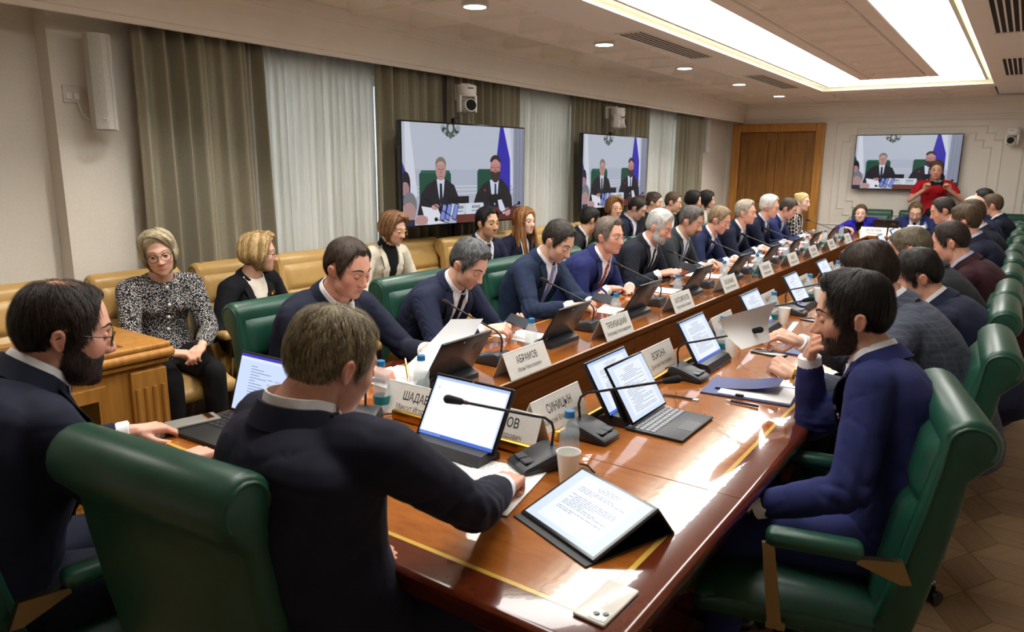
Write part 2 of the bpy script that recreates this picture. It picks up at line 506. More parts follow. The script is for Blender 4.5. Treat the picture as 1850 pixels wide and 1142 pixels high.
# downlights
for k, (x, y) in enumerate(DL):
    yy = min(rows, key=lambda q: abs(q - y))
    t = thing('downlight', ['round recessed downlight nearest the camera side in the ceiling coffers', 'round recessed downlight second along the coffered ceiling strip', 'round recessed downlight third along the coffered ceiling strip',
        'round recessed downlight fourth along the coffered ceiling strip', 'round recessed downlight beside the far wall corner', 'round recessed downlight over the near wall seats', 'round recessed downlight behind the camera'][k], 'downlight', (x, yy, CZ + .006), 0, 'recessed downlights')
    q = MB(); q.lathe([(.075, -.004), (.095, -.004), (.095, .004), (.075, .004)], 24, None, False); q.build('bezel', MAT['white'], t, 40); MB().lathe([(.090, .003), (.085, .063)], 24, None, False).build('can', MAT['offwhite'], t, 40)
    MB().lathe([(.0005, -.003), (.074, -.003), (.074, .002), (.0005, .002)], 24).build('lamp_disc', emit('downlight_glow', 'fff8ee', 9.0) if k == 0 else bpy.data.materials['downlight_glow'], t)
    ld = bpy.data.lights.new('downlight_lamp', 'SPOT'); ld.energy = DOWN_WATT * 3; ld.spot_size = R(115); ld.spot_blend = .6; ld.shadow_soft_size = .07; ld.color = (1, .93, .84)
    lo = bpy.data.objects.new('lamp', ld); COL.objects.link(lo); lo.parent = t; lo.location = (0, 0, -.012)
# ceiling vents with slats
def vent(x, y, w, l, label):
    t = thing('ceiling_vent', label, 'vent', (x, y, CZ), 0, 'ceiling vents')
    MB().box((0, 0, -.001), (w, l, .002)).build('backing', MAT['dark'], t)
    n = 6
    for i in range(n):
        MB().box((-w / 2 + w * (i + .0) / (n - 1), 0, -.0045), (.012, l, .003)).build('slat', MAT['ceil'], t)
    for s in (-1, 1): MB().box((0, s * l / 2, -.006), (w + .016, .012, .010)).build('end_bar', MAT['ceil'], t)
vent(-2.63, 6.03, .20, 1.55, 'long slatted air vent between coffers and glowing panel, nearer the camera')
vent(-2.63, 9.15, .20, 1.6, 'long slatted air vent between coffers and glowing panel, nearer the door')
vent(-.23, 6.0, .20, 1.5, 'slatted air vent right of the glowing panel, nearer the camera')
vent(-.23, 9.0, .20, 1.5, 'slatted air vent right of the glowing panel, nearer the far wall')
# smoke detector and sprinkler
q = MB(); q.lathe([(.0, -.02), (.02, -.03), (.035, -.012), (.05, -.006), (.05, 0), (0, 0)], 18)
t = tag(q.build('smoke_detector', MAT['white'], None, 40, (-3.66, 3.355, CZ + .07)), 'small round white detector in a coffer above the first sheer curtain', 'detector')

# curtains
def curtain(name, label, y0, y1, x, mat, folds, amp, seed, cat, group, sway=.0):
    rnd = random.Random(seed); n = int((y1 - y0) * 130); nz = 14
    ph = [rnd.uniform(0, 6.28) for _ in range(5)]; H = 2.41
    def P(i, j):
        u = i / (n - 1); v = j / (nz - 1)
        k = u * folds * 2 * math.pi
        wob = .6 * math.sin(u * 7 + ph[2] + v * .8) + .4 * math.sin(u * 17 + ph[3])
        s = math.sin(k + wob * 1.1 + .25 * v * math.sin(ph[0] + 3 * u)); s = math.copysign(abs(s) ** .75, s)
        a = amp * (.55 + .45 * v) * (1 + .45 * math.sin(u * 9 + ph[1]))
        return (x + a * s + .012 * math.sin(k * 2.3 + ph[4]), y0 + (y1 - y0) * u + .5 * a * math.cos(k + wob) * .5 + sway * v * v * (u - .5), H - (H - .015) * v)
    m = MB(); m.grid(P, n, nz)
    o = m.build(name, mat, None, 180)
    md = o.modifiers.new('thickness', 'SOLIDIFY'); md.thickness = .003
    return tag(o, label, cat, group)
curtain('curtain', 'olive drape at the near window, behind the two blonde women', 2.20, 3.02, -4.10, MAT['curtain'], 6.5, .07, 1, 'curtain', 'olive drapes', .1)
curtain('curtain', 'olive drape behind the left edge of the nearer wall television', 4.02, 4.80, -4.10, MAT['curtain'], 6, .05, 2, 'curtain', 'olive drapes')
curtain('curtain', 'olive drape behind the right half of the nearer wall television', 4.86, 5.93, -4.10, MAT['curtain'], 8, .05, 3, 'curtain', 'olive drapes')
curtain('curtain', 'olive drape left of the second pan-tilt camera on the window wall', 6.90, 7.62, -4.10, MAT['curtain'], 6, .05, 4, 'curtain', 'olive drapes')
curtain('curtain', 'olive drape right of the second pan-tilt camera on the window wall', 7.68, 8.93, -4.10, MAT['curtain'], 9, .05, 5, 'curtain', 'olive drapes')
curtain('curtain', 'olive drape nearest the wooden door', 9.80, 10.85, -4.10, MAT['curtain'], 8, .05, 6, 'curtain', 'olive drapes')
curtain('sheer_curtain', 'white sheer curtain left of the nearer wall television', 2.95, 4.08, -4.16, MAT['sheer'], 17, .03, 7, 'curtain', 'white sheers')
curtain('sheer_curtain', 'white sheer curtain between the two wall televisions', 5.88, 6.95, -4.16, MAT['sheer'], 17, .03, 8, 'curtain', 'white sheers')
curtain('sheer_curtain', 'narrow white sheer curtain right of the second wall television', 8.88, 9.85, -4.16, MAT['sheer'], 15, .03, 9, 'curtain', 'white sheers')

# wooden double door in the far wall
DX0, DX1, DZ = -4.13, -2.68, 2.31
dy = YF - .02
m = MB(); fr = .13
m.rbox((DX0 + fr / 2, dy - .03, DZ / 2), (fr, .1, DZ), .012); m.rbox((DX1 - fr / 2, dy - .03, DZ / 2), (fr, .1, DZ), .012)
m.rbox(((DX0 + DX1) / 2, dy - .03, DZ - fr / 2), (DX1 - DX0 - 2 * fr, .1, fr), .012)
door = struct(m.build('door_1', MAT['oak']))
ix0, ix1 = DX0 + fr, DX1 - fr; mid = (ix0 + ix1) / 2
for a, b in ((ix0, mid), (mid, ix1)):
    w_ = b - a - .006; c = (a + b) / 2
    q = MB(); q.box((c, dy - .005, (DZ - fr) / 2), (w_, .03, DZ - fr - .01))
    for sx in (-1, 1): q.rbox((c + sx * (w_ / 2 - .06), dy - .025, (DZ - fr) / 2), (.12, .03, DZ - fr - .01), .008)
    for zz, hh in ((.1, .2), (.95, .14), (DZ - fr - .07, .13)): q.rbox((c, dy - .025, zz), (w_ - .24, .03, hh), .008)
    leaf = q.build('door_leaf', MAT['oakdoor'], door)
    for zz, hh in ((.54, .62), (1.55, 1.0)): MB().rbox((c, dy - .024, zz), (w_ - .30, .02, hh), .012).build('door_panel', MAT['oakdoor'], leaf)
MB().tube([(mid + .05, dy - .05, 1.02), (mid + .05, dy - .085, 1.02), (mid + .16, dy - .085, 1.02)], .009, 8).build('door_handle', MAT['brass'], door, 60)

# far wall mouldings: nested frames with stepped corners
def strip(path, name, w=.018, t=.014):
    q = MB()
    for (x0, z0), (x1, z1) in zip(path, path[1:]):
        q.rbox(((x0 + x1) / 2, YF - t / 2, (z0 + z1) / 2), (abs(x1 - x0) + w, t, abs(z1 - z0) + w), .005, 1)
    return struct(q.build(name, MAT['wall']))
def stepped(x0, x1, z0, z1, s):
    return [(x0 + 2 * s, z1), (x1 - 2 * s, z1), (x1 - 2 * s, z1 - s), (x1 - s, z1 - s), (x1 - s, z1 - 2 * s), (x1, z1 - 2 * s), (x1, z0 + 2 * s), (x1 - s, z0 + 2 * s), (x1 - s, z0 + s), (x1 - 2 * s, z0 + s), (x1 - 2 * s, z0),
            (x0 + 2 * s, z0), (x0 + 2 * s, z0 + s), (x0 + s, z0 + s), (x0 + s, z0 + 2 * s), (x0, z0 + 2 * s), (x0, z1 - 2 * s), (x0 + s, z1 - 2 * s), (x0 + s, z1 - s), (x0 + 2 * s, z1 - s), (x0 + 2 * s, z1)]
strip([(-2.52, .15), (-2.52, 2.31), (-.10, 2.31), (-.10, .15)], 'trim_4', .02)
strip(stepped(-2.42, -.34, .80, 2.22, .10), 'trim_5')
strip(stepped(-2.29, -.47, .92, 2.12, .10), 'trim_6')
strip([(-.02, .15), (-.02, 2.31), (1.3, 2.31)], 'trim_7'); strip([(.10, .3), (.10, 2.2), (1.2, 2.2)], 'trim_8')
strip([(-2.62, .62), (1.45, .62)], 'trim_9', .03); strip([(-2.62, .74), (1.45, .74)], 'trim_10', .015)
# outlet plate by the near speaker
t = thing('wall_socket', 'small white double socket on the wall beside the near column speaker', 'socket', (XL, 1.93, 1.97))
MB().rbox((.006, 0, 0), (.012, .09, .09), .004).build('plate', MAT['offwhite'], t)
for s in (-1, 1): MB().rbox((.015, s * .02, -.01), (.012, .03, .035), .004).build('plug', MAT['white'], t)
MB().tube([(.02, .02, -.03), (.04, .03, -.10), (.06, .05, -.13)], .004, 6).build('cable', MAT['white'], t, 60)

# oak desk at the left with fluted corner
def oak_desk():
    t = thing('oak_desk', 'light oak desk with moulded edge and fluted corner beside the woman in tweed', 'desk', (-3.46, 1.0, 0))
    W, L, H = .50, 1.5, .80
    q = MB(); q.rbox((0, 0, H - .015), (W + .04, L + .04, .03), .012, 3); q.rbox((0, 0, H - .05), (W + .07, L + .07, .045), .02, 3); q.rbox((0, 0, H - .085), (W + .02, L + .02, .03), .01, 2)
    q.build('desktop', MAT['oak'], t, 40)
    MB().box((.02, -.05, H + .0006), (W - .10, L - .25, .0012)).build('desktop_inlay', plain('desk_inlay', '5a3a1c', .3), t)
    q = MB(); q.box((-.01, 0, (H - .1) / 2), (W - .02, L - .02, H - .1)); q.build('carcass', MAT['oak'], t)
    x = W / 2 - .012
    for yy in (L / 2 - .09,):
        q = MB()
        q.rbox((x, yy, .34), (.035, .17, .68), .006)
        post = q.build('corner_post', MAT['oak'], t)
        for k in range(4):
            MB().tube([(x + .017, yy - .06 + k * .04, .06), (x + .017, yy - .06 + k * .04, .60)], .012, 8).build('flute', MAT['oak'], post, 60)
    for yy, ww in ((.30, .34), (-.10, .34), (-.50, .34)):
        q = MB(); q.rbox((x, yy, .36), (.018, ww, .58), .006); pn = q.build('front_panel', MAT['oak'], t)
        MB().rbox((x + .006, yy, .36), (.016, ww - .1, .44), .008).build('panel_inset', MAT['oakdark'], pn)
        MB().box((x + .012, yy, .36), (.008, ww - .085, .455)).build('panel_edge', MAT['brass'], pn)
oak_desk()
# ================================================================== conference table
TX_L, TX_R, TY_N, TY_F, TZ = -2.26, -.50, 1.03, 11.22, .75
HX_L, HX_R, HY_N, HY_F = -1.63, -1.30, 1.87, 10.50
BW = .105                      # dark edge band
table = thing('conference_table', 'long polished brown conference table with gold inlay lines around an open centre', 'table', (-1.38, 6.1, 0))
_t0 = Vector((-1.38, 6.1, 0))
def tbuild(q, name, mat, smooth=None):
    q.v = [tuple(Vector(p) - _t0) for p in q.v]
    return q.build(name, mat, table, smooth)
def slab(x0, x1, y0, y1, z0, z1): return MB().rbox(((x0 + x1) / 2, (y0 + y1) / 2, (z0 + z1) / 2), (x1 - x0, y1 - y0, z1 - z0), .0015, 1)
cuts = [1.82, 3.5, 5.2, 6.9, 8.6, 10.50]
g = .0012
def edge_prof(sgn, x_in, x_out):
    """rounded outer edge profile (x,z)"""
    r = .022; pts = [(x_in, TZ)]
    for k in range(7):
        a = math.pi / 2 - k * math.pi / 12; pts.append((x_out - sgn * r + sgn * r * math.cos(a), TZ - r + r * math.sin(a)))
    pts += [(x_out - sgn * .006, TZ - .05), (x_out - sgn * .03, TZ - .075), (x_in, TZ - .075)]
    return pts
for a, b in zip(cuts, cuts[1:]):
    for x0, x1, xg, xo, sg in ((HX_R, TX_R - BW, TX_R - BW, TX_R, 1), (TX_L + BW, HX_L, TX_L + BW, TX_L, -1)):
        tbuild(slab(x0, x1, a + g, b - g, TZ - .035, TZ), 'tabletop', MAT['burl'])
        tbuild(MB().box((xg, (a + b) / 2, TZ - .008), (.013, b - a - 2 * g, .0172)), 'inlay_strip', MAT['inlay'])
        tbuild(MB().prism(edge_prof(sg, xg + sg * .0066, xo), b - a - 2 * g, 'y', None, a + g), 'edge_band', MAT['mahog'], 50)
# near and far ends
for y0, y1, yo, yg, sg in ((TY_N, 1.82, TY_N, TY_N + BW, -1), (10.50, TY_F, TY_F, TY_F - BW, 1)):
    f0, f1 = (yg + .0066, y1 - g) if sg < 0 else (y0 + g, yg - .0066)
    tbuild(slab(TX_L + BW + .0066, TX_R - BW - .0066, f0, f1, TZ - .035, TZ), 'tabletop', MAT['burl'])
    tbuild(MB().box(((TX_L + TX_R) / 2, yg, TZ - .008), (TX_R - TX_L - 2 * BW - .0132, .013, .0172)), 'inlay_strip', MAT['inlay'])
    for xg in (TX_L + BW, TX_R - BW):
        lo, hi = (yg - .0065, y1 - g) if sg < 0 else (y0 + g, yg + .0065)
        tbuild(MB().box((xg, (lo + hi) / 2, TZ - .008), (.013, hi - lo, .0172)), 'inlay_strip', MAT['inlay'])
    # mitred edge bands
    q = MB()
    pr = edge_prof(sg, yg + sg * .0066, yo); ends = []
    for d, z in pr:
        f = (d - (yg + sg * .0066)) / (yo - (yg + sg * .0066))
        ends.append(f)
    vs = [(TX_L + BW - .0066 - f * (BW - .0066), d, z) for f, (d, z) in zip(ends, pr)] + [(TX_R - BW + .0066 + f * (BW - .0066), d, z) for f, (d, z) in zip(ends, pr)]
    k = len(pr)
    q.add(vs, [(i, (i + 1) % k, k + (i + 1) % k, k + i) for i in range(k)] + [tuple(range(k)), tuple(range(2 * k - 1, k - 1, -1))])
    tbuild(q, 'edge_band', MAT['mahog'], 50)
    for s2, xg, xo in ((1, TX_R - BW, TX_R), (-1, TX_L + BW, TX_L)):
        pr = edge_prof(s2, xg + s2 * .0066, xo); q = MB()
        far = y1 - g if sg < 0 else y0 + g
        vs = []
        for d, z in pr:
            f = (d - (xg + s2 * .0066)) / (xo - (xg + s2 * .0066)); vs.append((d, (yg + sg * .0066) + sg * f * (BW - .0066), z))
        vs += [(d, far, z) for d, z in pr]
        q.add(vs, [(i, (i + 1) % k, k + (i + 1) % k, k + i) for i in range(k)] + [tuple(range(k)), tuple(range(2 * k - 1, k - 1, -1))])
        tbuild(q, 'edge_band', MAT['mahog'], 50)
# inner fronts of the open centre, section by section
for a, b in zip(cuts, cuts[1:]):
    tbuild(slab(HX_L - .02, HX_L - .002, a + .003, b - .003, .02, TZ - .036), 'front_panel', MAT['panel'])
    tbuild(slab(HX_R + .002, HX_R + .02, a + .003, b - .003, .02, TZ - .036), 'front_panel', MAT['panel'])
    tbuild(slab(HX_L - .03, HX_L + .004, a + .002, b - .002, TZ - .034, TZ - .002), 'panel_rail', MAT['panel'])
for yy in (HY_N - .03, HY_F + .01): tbuild(slab(HX_L, HX_R, yy, yy + .018, .02, TZ - .036), 'front_panel', MAT['panel'])
# recessed aprons on the outside
for x in (TX_L + .30, TX_R - .30): tbuild(slab(x - .012, x + .012, TY_N + .3, TY_F - .3, .0, TZ - .04), 'apron_panel', MAT['mahog'])
for y in (TY_N + .30, TY_F - .30): tbuild(slab(TX_L + .29, TX_R - .29, y - .012, y + .012, .0, TZ - .04), 'apron_panel', MAT['mahog'])
# brass gallery rail round the opening
for a, b in zip(cuts, cuts[1:]): tbuild(MB().rbox((-1.135, (max(a, 1.86) + b) / 2, TZ + .017), (.026, b - max(a, 1.86) - .03, .034), .007, 3), 'brass_rail', MAT['brass'], 50)
tbuild(MB().rbox((-1.40, 1.725, TZ + .017), (.62, .026, .034), .007, 3), 'brass_rail', MAT['brass'], 50)
tbuild(slab(HX_L, HX_R, HY_N, HY_F, .002, .012), 'well_floor', MAT['carpet'])

# ================================================================== chairs
def bevel_prism(pts, w, r, seg=3):
    """side profile (y,z) pushed along x, cap edges rounded"""
    bm = bmesh.new()
    a = [bm.verts.new((-w / 2, y, z)) for y, z in pts]; b = [bm.verts.new((w / 2, y, z)) for y, z in pts]
    n = len(pts)
    fa = bm.faces.new(a[::-1]); fb = bm.faces.new(b)
    for i in range(n): bm.faces.new((a[i], a[(i + 1) % n], b[(i + 1) % n], b[i]))
    bm.normal_update()
    bmesh.ops.bevel(bm, geom=list(fa.edges) + list(fb.edges), offset=r, segments=seg, affect='EDGES', profile=.5)
    bm.verts.index_update()
    m = MB(); m.add([v.co.copy() for v in bm.verts], [[v.index for v in f.verts] for f in bm.faces]); bm.free()
    return m
def chair_proto(leath, w=.54, sd=.53):
    def make():
        t = thing('conference_chair', '', 'chair')
        back = [(-.165, .40), (-.205, .55), (-.245, .75), (-.275, .90), (-.285, .955)]
        roll = [(-.345 + .068 * math.cos(a), .957 + .068 * math.sin(a)) for a in [R(25 + k * 19) for k in range(12)]]
        rear = [(-.352, .865), (-.345, .80), (-.32, .65), (-.29, .50), (-.26, .37)]
        o = bevel_prism(back + roll + rear, w, .02).build('backrest', MAT[leath], t, 55)
        # front pads with a seam and pleats
        def pad(z0, z1, nu, pleat, th):
            def P(i, j):
                v = i / (nu - 1); u = j / 24; x = (u - .5) * (w - .07); z = z0 + (z1 - z0) * v
                y = np.interp(z, [.40, .55, .75, .90, .97], [-.165, -.205, -.245, -.275, -.292])
                e = min(1, min(v, 1 - v) * 7) ** .5 * min(1, min(u, 1 - u) * 14) ** .5
                d = th * e
                if pleat: d -= .006 * max(0, 1 - abs(((u * 4) % 1) - .5) * 14) * math.sin(math.pi * v)
                return (x, y + d + .001, z)
            return MB().grid(P, nu, 25)
        pad(.79, .955, 9, False, .020).build('back_cushion', MAT[leath], t, 70)
        pad(.47, .785, 11, True, .026).build('back_cushion', MAT[leath], t, 70)
        # side piping follows the roll
        for s in (-1, 1):
            path = [(s * (w / 2 - .004), y, z) for y, z in [(-.22, .55), (-.262, .75), (-.287, .89)] + [(-.345 + .05 * math.cos(R(a)), .957 + .05 * math.sin(R(a))) for a in range(10, 230, 20)]]
            MB().tube(path, .006, 6).build('piping', MAT[leath], t, 60)
        def seatP(i, j):
            v = i / 12; u = j / 16; e = (1 - abs(2 * u - 1) ** 6) ** .5 * (1 - abs(2 * v - 1) ** 6) ** .5
            return ((u - .5) * w, -.24 + sd * v, .43 + .055 * e - .03 * max(0, v - .8) * 4)
        q = MB(); q.rbox((0, -.24 + sd / 2, .40), (w, sd, .085), .035, 3); q.grid(seatP, 13, 17)
        q.build('seat', MAT[leath], t, 60)
        for s in (-1, 1):
            x = s * (w / 2 + .025)
            arm = MB().rbox((x, -.015, .655), (.062, .24, .05), .022, 3).build('armrest', MAT[leath], t, 60)
            q = MB(); q.prism([(-.225, .648), (-.12, .636), (-.12, .622), (-.225, .585), (-.25, .59)], .022, 'x', None, x - .011)
            q.build('rear_bracket', MAT['bronze'], t, 40)
            q = MB(); q.prism([(.08, .632), (.112, .632), (.082, .40), (.05, .38), (.045, .40)], .014, 'x', None, x - .007)
            q.box((x - s * .025, .06, .392), (.06, .05, .02))
            q.build('front_bracket', MAT['bronze'], t, 40)
        q = MB(); q.lathe([(.05, .345), (.05, .36), (.028, .34), (.028, .16), (.045, .15), (.045, .08)], 14); q.build('gas_column', MAT['black'], t, 40)
        base = MB().lathe([(.04, .075), (.05, .085), (.05, .12), (.035, .135)], 14).build('base_hub', MAT['chrome'], t, 40)
        for k in range(5):
            a = R(72 * k + 18); c, s_ = math.cos(a), math.sin(a)
            MB().tube([(.03 * c, .03 * s_, .115), (.12 * c, .12 * s_, .118), (.22 * c, .22 * s_, .10), (.30 * c, .30 * s_, .078)], [.026, .022, .019, .014], 8, flat=.7, upv=(0, 0, 1)).build('base_arm', MAT['chrome'], base, 60)
            q = MB(); M_ = Matrix.Translation((.30 * c, .30 * s_, .03)) @ Matrix.Rotation(a, 4, 'Z') @ Matrix.Rotation(R(90), 4, 'Y')
            for d in (-.016, .016): q.lathe([(.006, d - .009), (.027, d - .008), (.029, d), (.027, d + .008), (.006, d + .009)], 12, M_)
            q.tube([(.30 * c, .30 * s_, .03), (.30 * c, .30 * s_, .075)], .008, 6)
            q.build('caster', MAT['black'], base, 50)
        return t
    return make
MAT['bronze'] = plain('bronze_bracket', 'a08f6c', .25, 1.0)
green_chair = Spawner(chair_proto('green'))
tan_chair = Spawner(chair_proto('tan', .50, .44))
# ================================================================== screens
def col_mesh(name, polys, w, h, mat, step=.00012, z0=0.0):
    """flat picture of coloured polygons, (u,v) in 0..1 mapped to w x h, facing -y (x right, z up)"""
    vs = []; fs = []; cols = []
    for i, pc in enumerate(polys):
        pts, c = pc[0], pc[1]
        if len(pc) > 2: i = pc[2]
        n = len(vs)
        for u, v in pts:
            u = min(1, max(0, u)); v = min(1, max(0, v))
            vs.append(((u - .5) * w, -z0 - i * step, (v - .5) * h))
        fs.append(tuple(range(n, n + len(pts)))); cols.append(srgb(tuple(x / 255 for x in c)))
    me = bpy.data.meshes.new(name); me.from_pydata(vs, [], fs); me.materials.append(mat)
    a = me.color_attributes.new('Col', 'FLOAT_COLOR', 'CORNER'); k = 0
    for f, c in zip(me.polygons, cols):
        for _ in f.loop_indices: a.data[k].color = c; k += 1
    return me
def rc(x0, y0, x1, y1, c): return ([(x0, y0), (x1, y0), (x1, y1), (x0, y1)], c)
def el(cx, cy, rx, ry, c, a0=0, a1=360, n=20):
    return ([(cx + rx * math.cos(R(a0 + (a1 - a0) * k / n)), cy + ry * math.sin(R(a0 + (a1 - a0) * k / n))) for k in range(n + (0 if a1 - a0 == 360 else 1))], c)
def line(x0, y0, x1, y1, t, c, asp=1.78):
    dx, dy = (x1 - x0) * asp, y1 - y0; L = math.hypot(dx, dy); nx, ny = -dy / L * t / asp, dx / L * t
    return ([(x0 - nx, y0 - ny), (x1 - nx, y1 - ny), (x1 + nx, y1 + ny), (x0 + nx, y0 + ny)], c)
def feed():
    p = [rc(0, 0, 1, 1, (176, 183, 200)), rc(0, .55, 1, 1, (186, 193, 208)), rc(.9, 0, 1, 1, (138, 144, 164))]
    for x in (.925, .955, .985): p.append(rc(x, 0, x + .004, 1, (112, 116, 138)))
    for v in (.375, .34, .30): p.append(rc(.08, v, .9, v + .008, (214, 218, 228)))
    p += [([(.02, 1), (.055, 1), (.105, .30), (.07, .2), (.02, .25)], (214, 217, 232)), ([(0, .62), (.055, .40), (.05, .2), (0, .2)], (44, 46, 140))]
    # carved emblem at the top edge
    for k in range(9):
        a = R(200 + k * 17.5); p.append(el(.36 + .062 * math.cos(a), 1.0 + .10 * math.sin(a), .020, .030, (52, 66, 66) if k % 2 else (150, 158, 160), n=10))
    p += [el(.36, .965, .035, .07, (70, 84, 84), n=12), el(.36, .965, .018, .045, (178, 186, 186), n=10), el(.36, .885, .014, .03, (88, 100, 100), n=10)]
    p += [([(.80, 1), (.865, 1), (.895, .55), (.90, .35), (.86, .40)], (208, 212, 230)), ([(.775, 1), (.805, 1), (.868, .66), (.872, .30), (.78, .30), (.74, .62)], (46, 38, 172))]
    ch = (17, 74, 58)
    p += [([(.12, .1), (.118, .50), (.135, .54), (.345, .54), (.36, .50), (.36, .1)], ch), rc(.13, .515, .35, .525, (40, 110, 90)), ([(.575, .2), (.577, .53), (.59, .555), (.76, .555), (.77, .2)], ch)]
    # left figure
    p += [([(.10, .10), (.13, .30), (.17, .39), (.245, .455), (.315, .455), (.385, .39), (.425, .25), (.44, .10)], (24, 23, 33)),
          ([(.248, .455), (.31, .455), (.30, .30), (.28, .18), (.262, .3)], (208, 216, 234)), ([(.271, .41), (.289, .41), (.294, .24), (.282, .18), (.270, .24)], (28, 30, 48)),
          el(.281, .545, .040, .105, (184, 142, 134)), el(.281, .60, .042, .075, (128, 116, 108), 0, 180), ([(.241, .60), (.244, .55), (.25, .60)], (128, 116, 108)), ([(.321, .60), (.318, .55), (.312, .60)], (128, 116, 108)), el(.281, .595, .030, .035, (196, 156, 146), 0, 180),
          rc(.262, .548, .276, .556, (80, 58, 60)), rc(.287, .548, .301, .556, (80, 58, 60)), ([(.277, .545), (.285, .545), (.289, .505), (.274, .505)], (160, 112, 108)), rc(.268, .475, .295, .483, (140, 84, 86))]
    # right figure
    p += [([(.52, .10), (.57, .30), (.62, .39), (.70, .45), (.79, .45), (.85, .36), (.885, .25), (.895, .10)], (26, 25, 34)),
          ([(.685, .44), (.765, .44), (.755, .28), (.73, .16), (.70, .28)], (206, 216, 236)), ([(.727, .40), (.742, .40), (.748, .22), (.735, .17), (.724, .22)], (44, 54, 92)),
          el(.735, .575, .046, .115, (186, 132, 126)), el(.735, .63, .049, .075, (44, 36, 36), 0, 180), el(.735, .605, .034, .055, (196, 142, 134), 0, 180), el(.735, .53, .046, .12, (54, 42, 42), 180, 360), el(.735, .535, .02, .02, (170, 106, 104)),
          rc(.693, .572, .729, .576, (40, 36, 66)), rc(.741, .572, .777, .576, (40, 36, 66)), rc(.693, .545, .697, .575, (40, 36, 66)), rc(.773, .545, .777, .575, (40, 36, 66)), ([(.731, .57), (.739, .57), (.743, .525), (.727, .525)], (164, 108, 104))]
    p += [rc(.335, .20, .505, .275, (14, 14, 20)), rc(.66, .19, .80, .285, (14, 14, 20)), rc(.40, 0, .70, .10, (104, 54, 46)), rc(.70, 0, 1, .14, (92, 46, 40)),
          rc(.345, .085, .47, .20, (206, 214, 226)), rc(.475, .085, .63, .20, (212, 220, 232))]
    for k in range(6): p.append(rc(.395 + k * .011, .145, .402 + k * .011, .175, (70, 78, 96)))
    for k in range(6): p.append(rc(.53 + k * .012, .145, .537 + k * .012, .175, (70, 78, 96)))
    p += [rc(.39, .115, .455, .124, (120, 126, 140)), rc(.525, .115, .60, .124, (120, 126, 140))]
    p += [([(.13, .19), (.255, .155), (.30, .01), (.18, 0), (.15, .08)], (226, 228, 240)), el(.235, .175, .03, .03, (196, 150, 150), n=10)]
    for x in (.265, .305, .36): p += [([(x, .05), (x + .03, .215), (x + .062, .19), (x + .035, .02)], (22, 24, 50)), ([(x + .006, .055), (x + .032, .20), (x + .057, .183), (x + .034, .035)], (126, 142, 222))]
    p += [([(.755, .22), (.79, .225), (.83, .10), (.81, .06), (.77, .12)], (216, 220, 240)), el(.845, .085, .028, .045, (198, 152, 150), n=12), ([(.66, .22), (.675, .22), (.70, .09), (.68, .06)], (30, 34, 60)),
          line(.70, .03, .95, .17, .006, (16, 16, 22)), el(.955, .175, .014, .022, (14, 14, 18), n=10), line(.15, .27, .36, .07, .005, (16, 16, 22)), el(.24, .05, .014, .022, (14, 14, 18), n=10), line(.24, .05, .34, .0, .005, (16, 16, 22)), line(.625, .19, .64, .33, .004, (40, 30, 40)), el(.64, .33, .006, .012, (200, 60, 70), n=8)]
    p += [el(.02, .42, .032, .11, (26, 22, 26)), el(.015, .36, .03, .07, (168, 128, 126)), el(.045, .20, .052, .13, (120, 120, 126)), el(.04, .13, .05, .10, (176, 140, 138)), el(.13, .05, .05, .05, (186, 146, 144), n=10), rc(0, 0, .08, .06, (40, 44, 70))]
    return p
MAT['feed'] = attr_emit('television_picture', .66)
TVW, TVH = 1.40, .805
def tv_make():
    t = thing('television', '', 'television')
    q = MB(); q.rbox((0, .028, 0), (TVW, .05, TVH), .006, 2); q.rbox((0, .06, -.02), (TVW * .6, .05, TVH * .6), .01, 2); q.build('housing', MAT['gloss'], t)
    link('screen', col_mesh('screen', feed(), TVW - .022, TVH - .024, MAT['feed'], .00004, -.0022), t)
    q = MB(); q.box((0, .12, 0), (.5, .02, .4)); q.box((0, .10, 0), (.08, .06, .3)); q.build('wall_bracket', MAT['black'], t)
    return t
tv = Spawner(tv_make)
for c0, c1, zc, lb in (((-3.86, 4.05), (-3.68, 5.43), 1.541, 'large wall television nearer the camera on the window side'), ((-3.86, 6.79), (-3.765, 8.18), 1.556, 'wall television farther along the window side, under the second pan-tilt camera')):
    a = math.atan2(c1[1] - c0[1], c1[0] - c0[0])
    tv(((c0[0] + c1[0]) / 2, (c0[1] + c1[1]) / 2, zc), a, lb, 'televisions')
tv((-1.505, 12.26, 1.71), 0, 'television on the far wall behind the standing woman in red', 'televisions')
# poles that carry the two window-side televisions
for y, x, lb in ((4.83, -3.985, 'dark mounting pole behind the nearer window-side television'), (7.65, -3.985, 'dark mounting pole behind the farther window-side television')):
    t = thing('mounting_pole', lb, 'pole', (x, y, 0)); MB().rbox((0, 0, 1.0), (.035, .06, 2.0), .008).build('post', MAT['black'], t); MB().rbox((0, 0, .01), (.24, .4, .02), .006).build('foot_plate', MAT['black'], t)

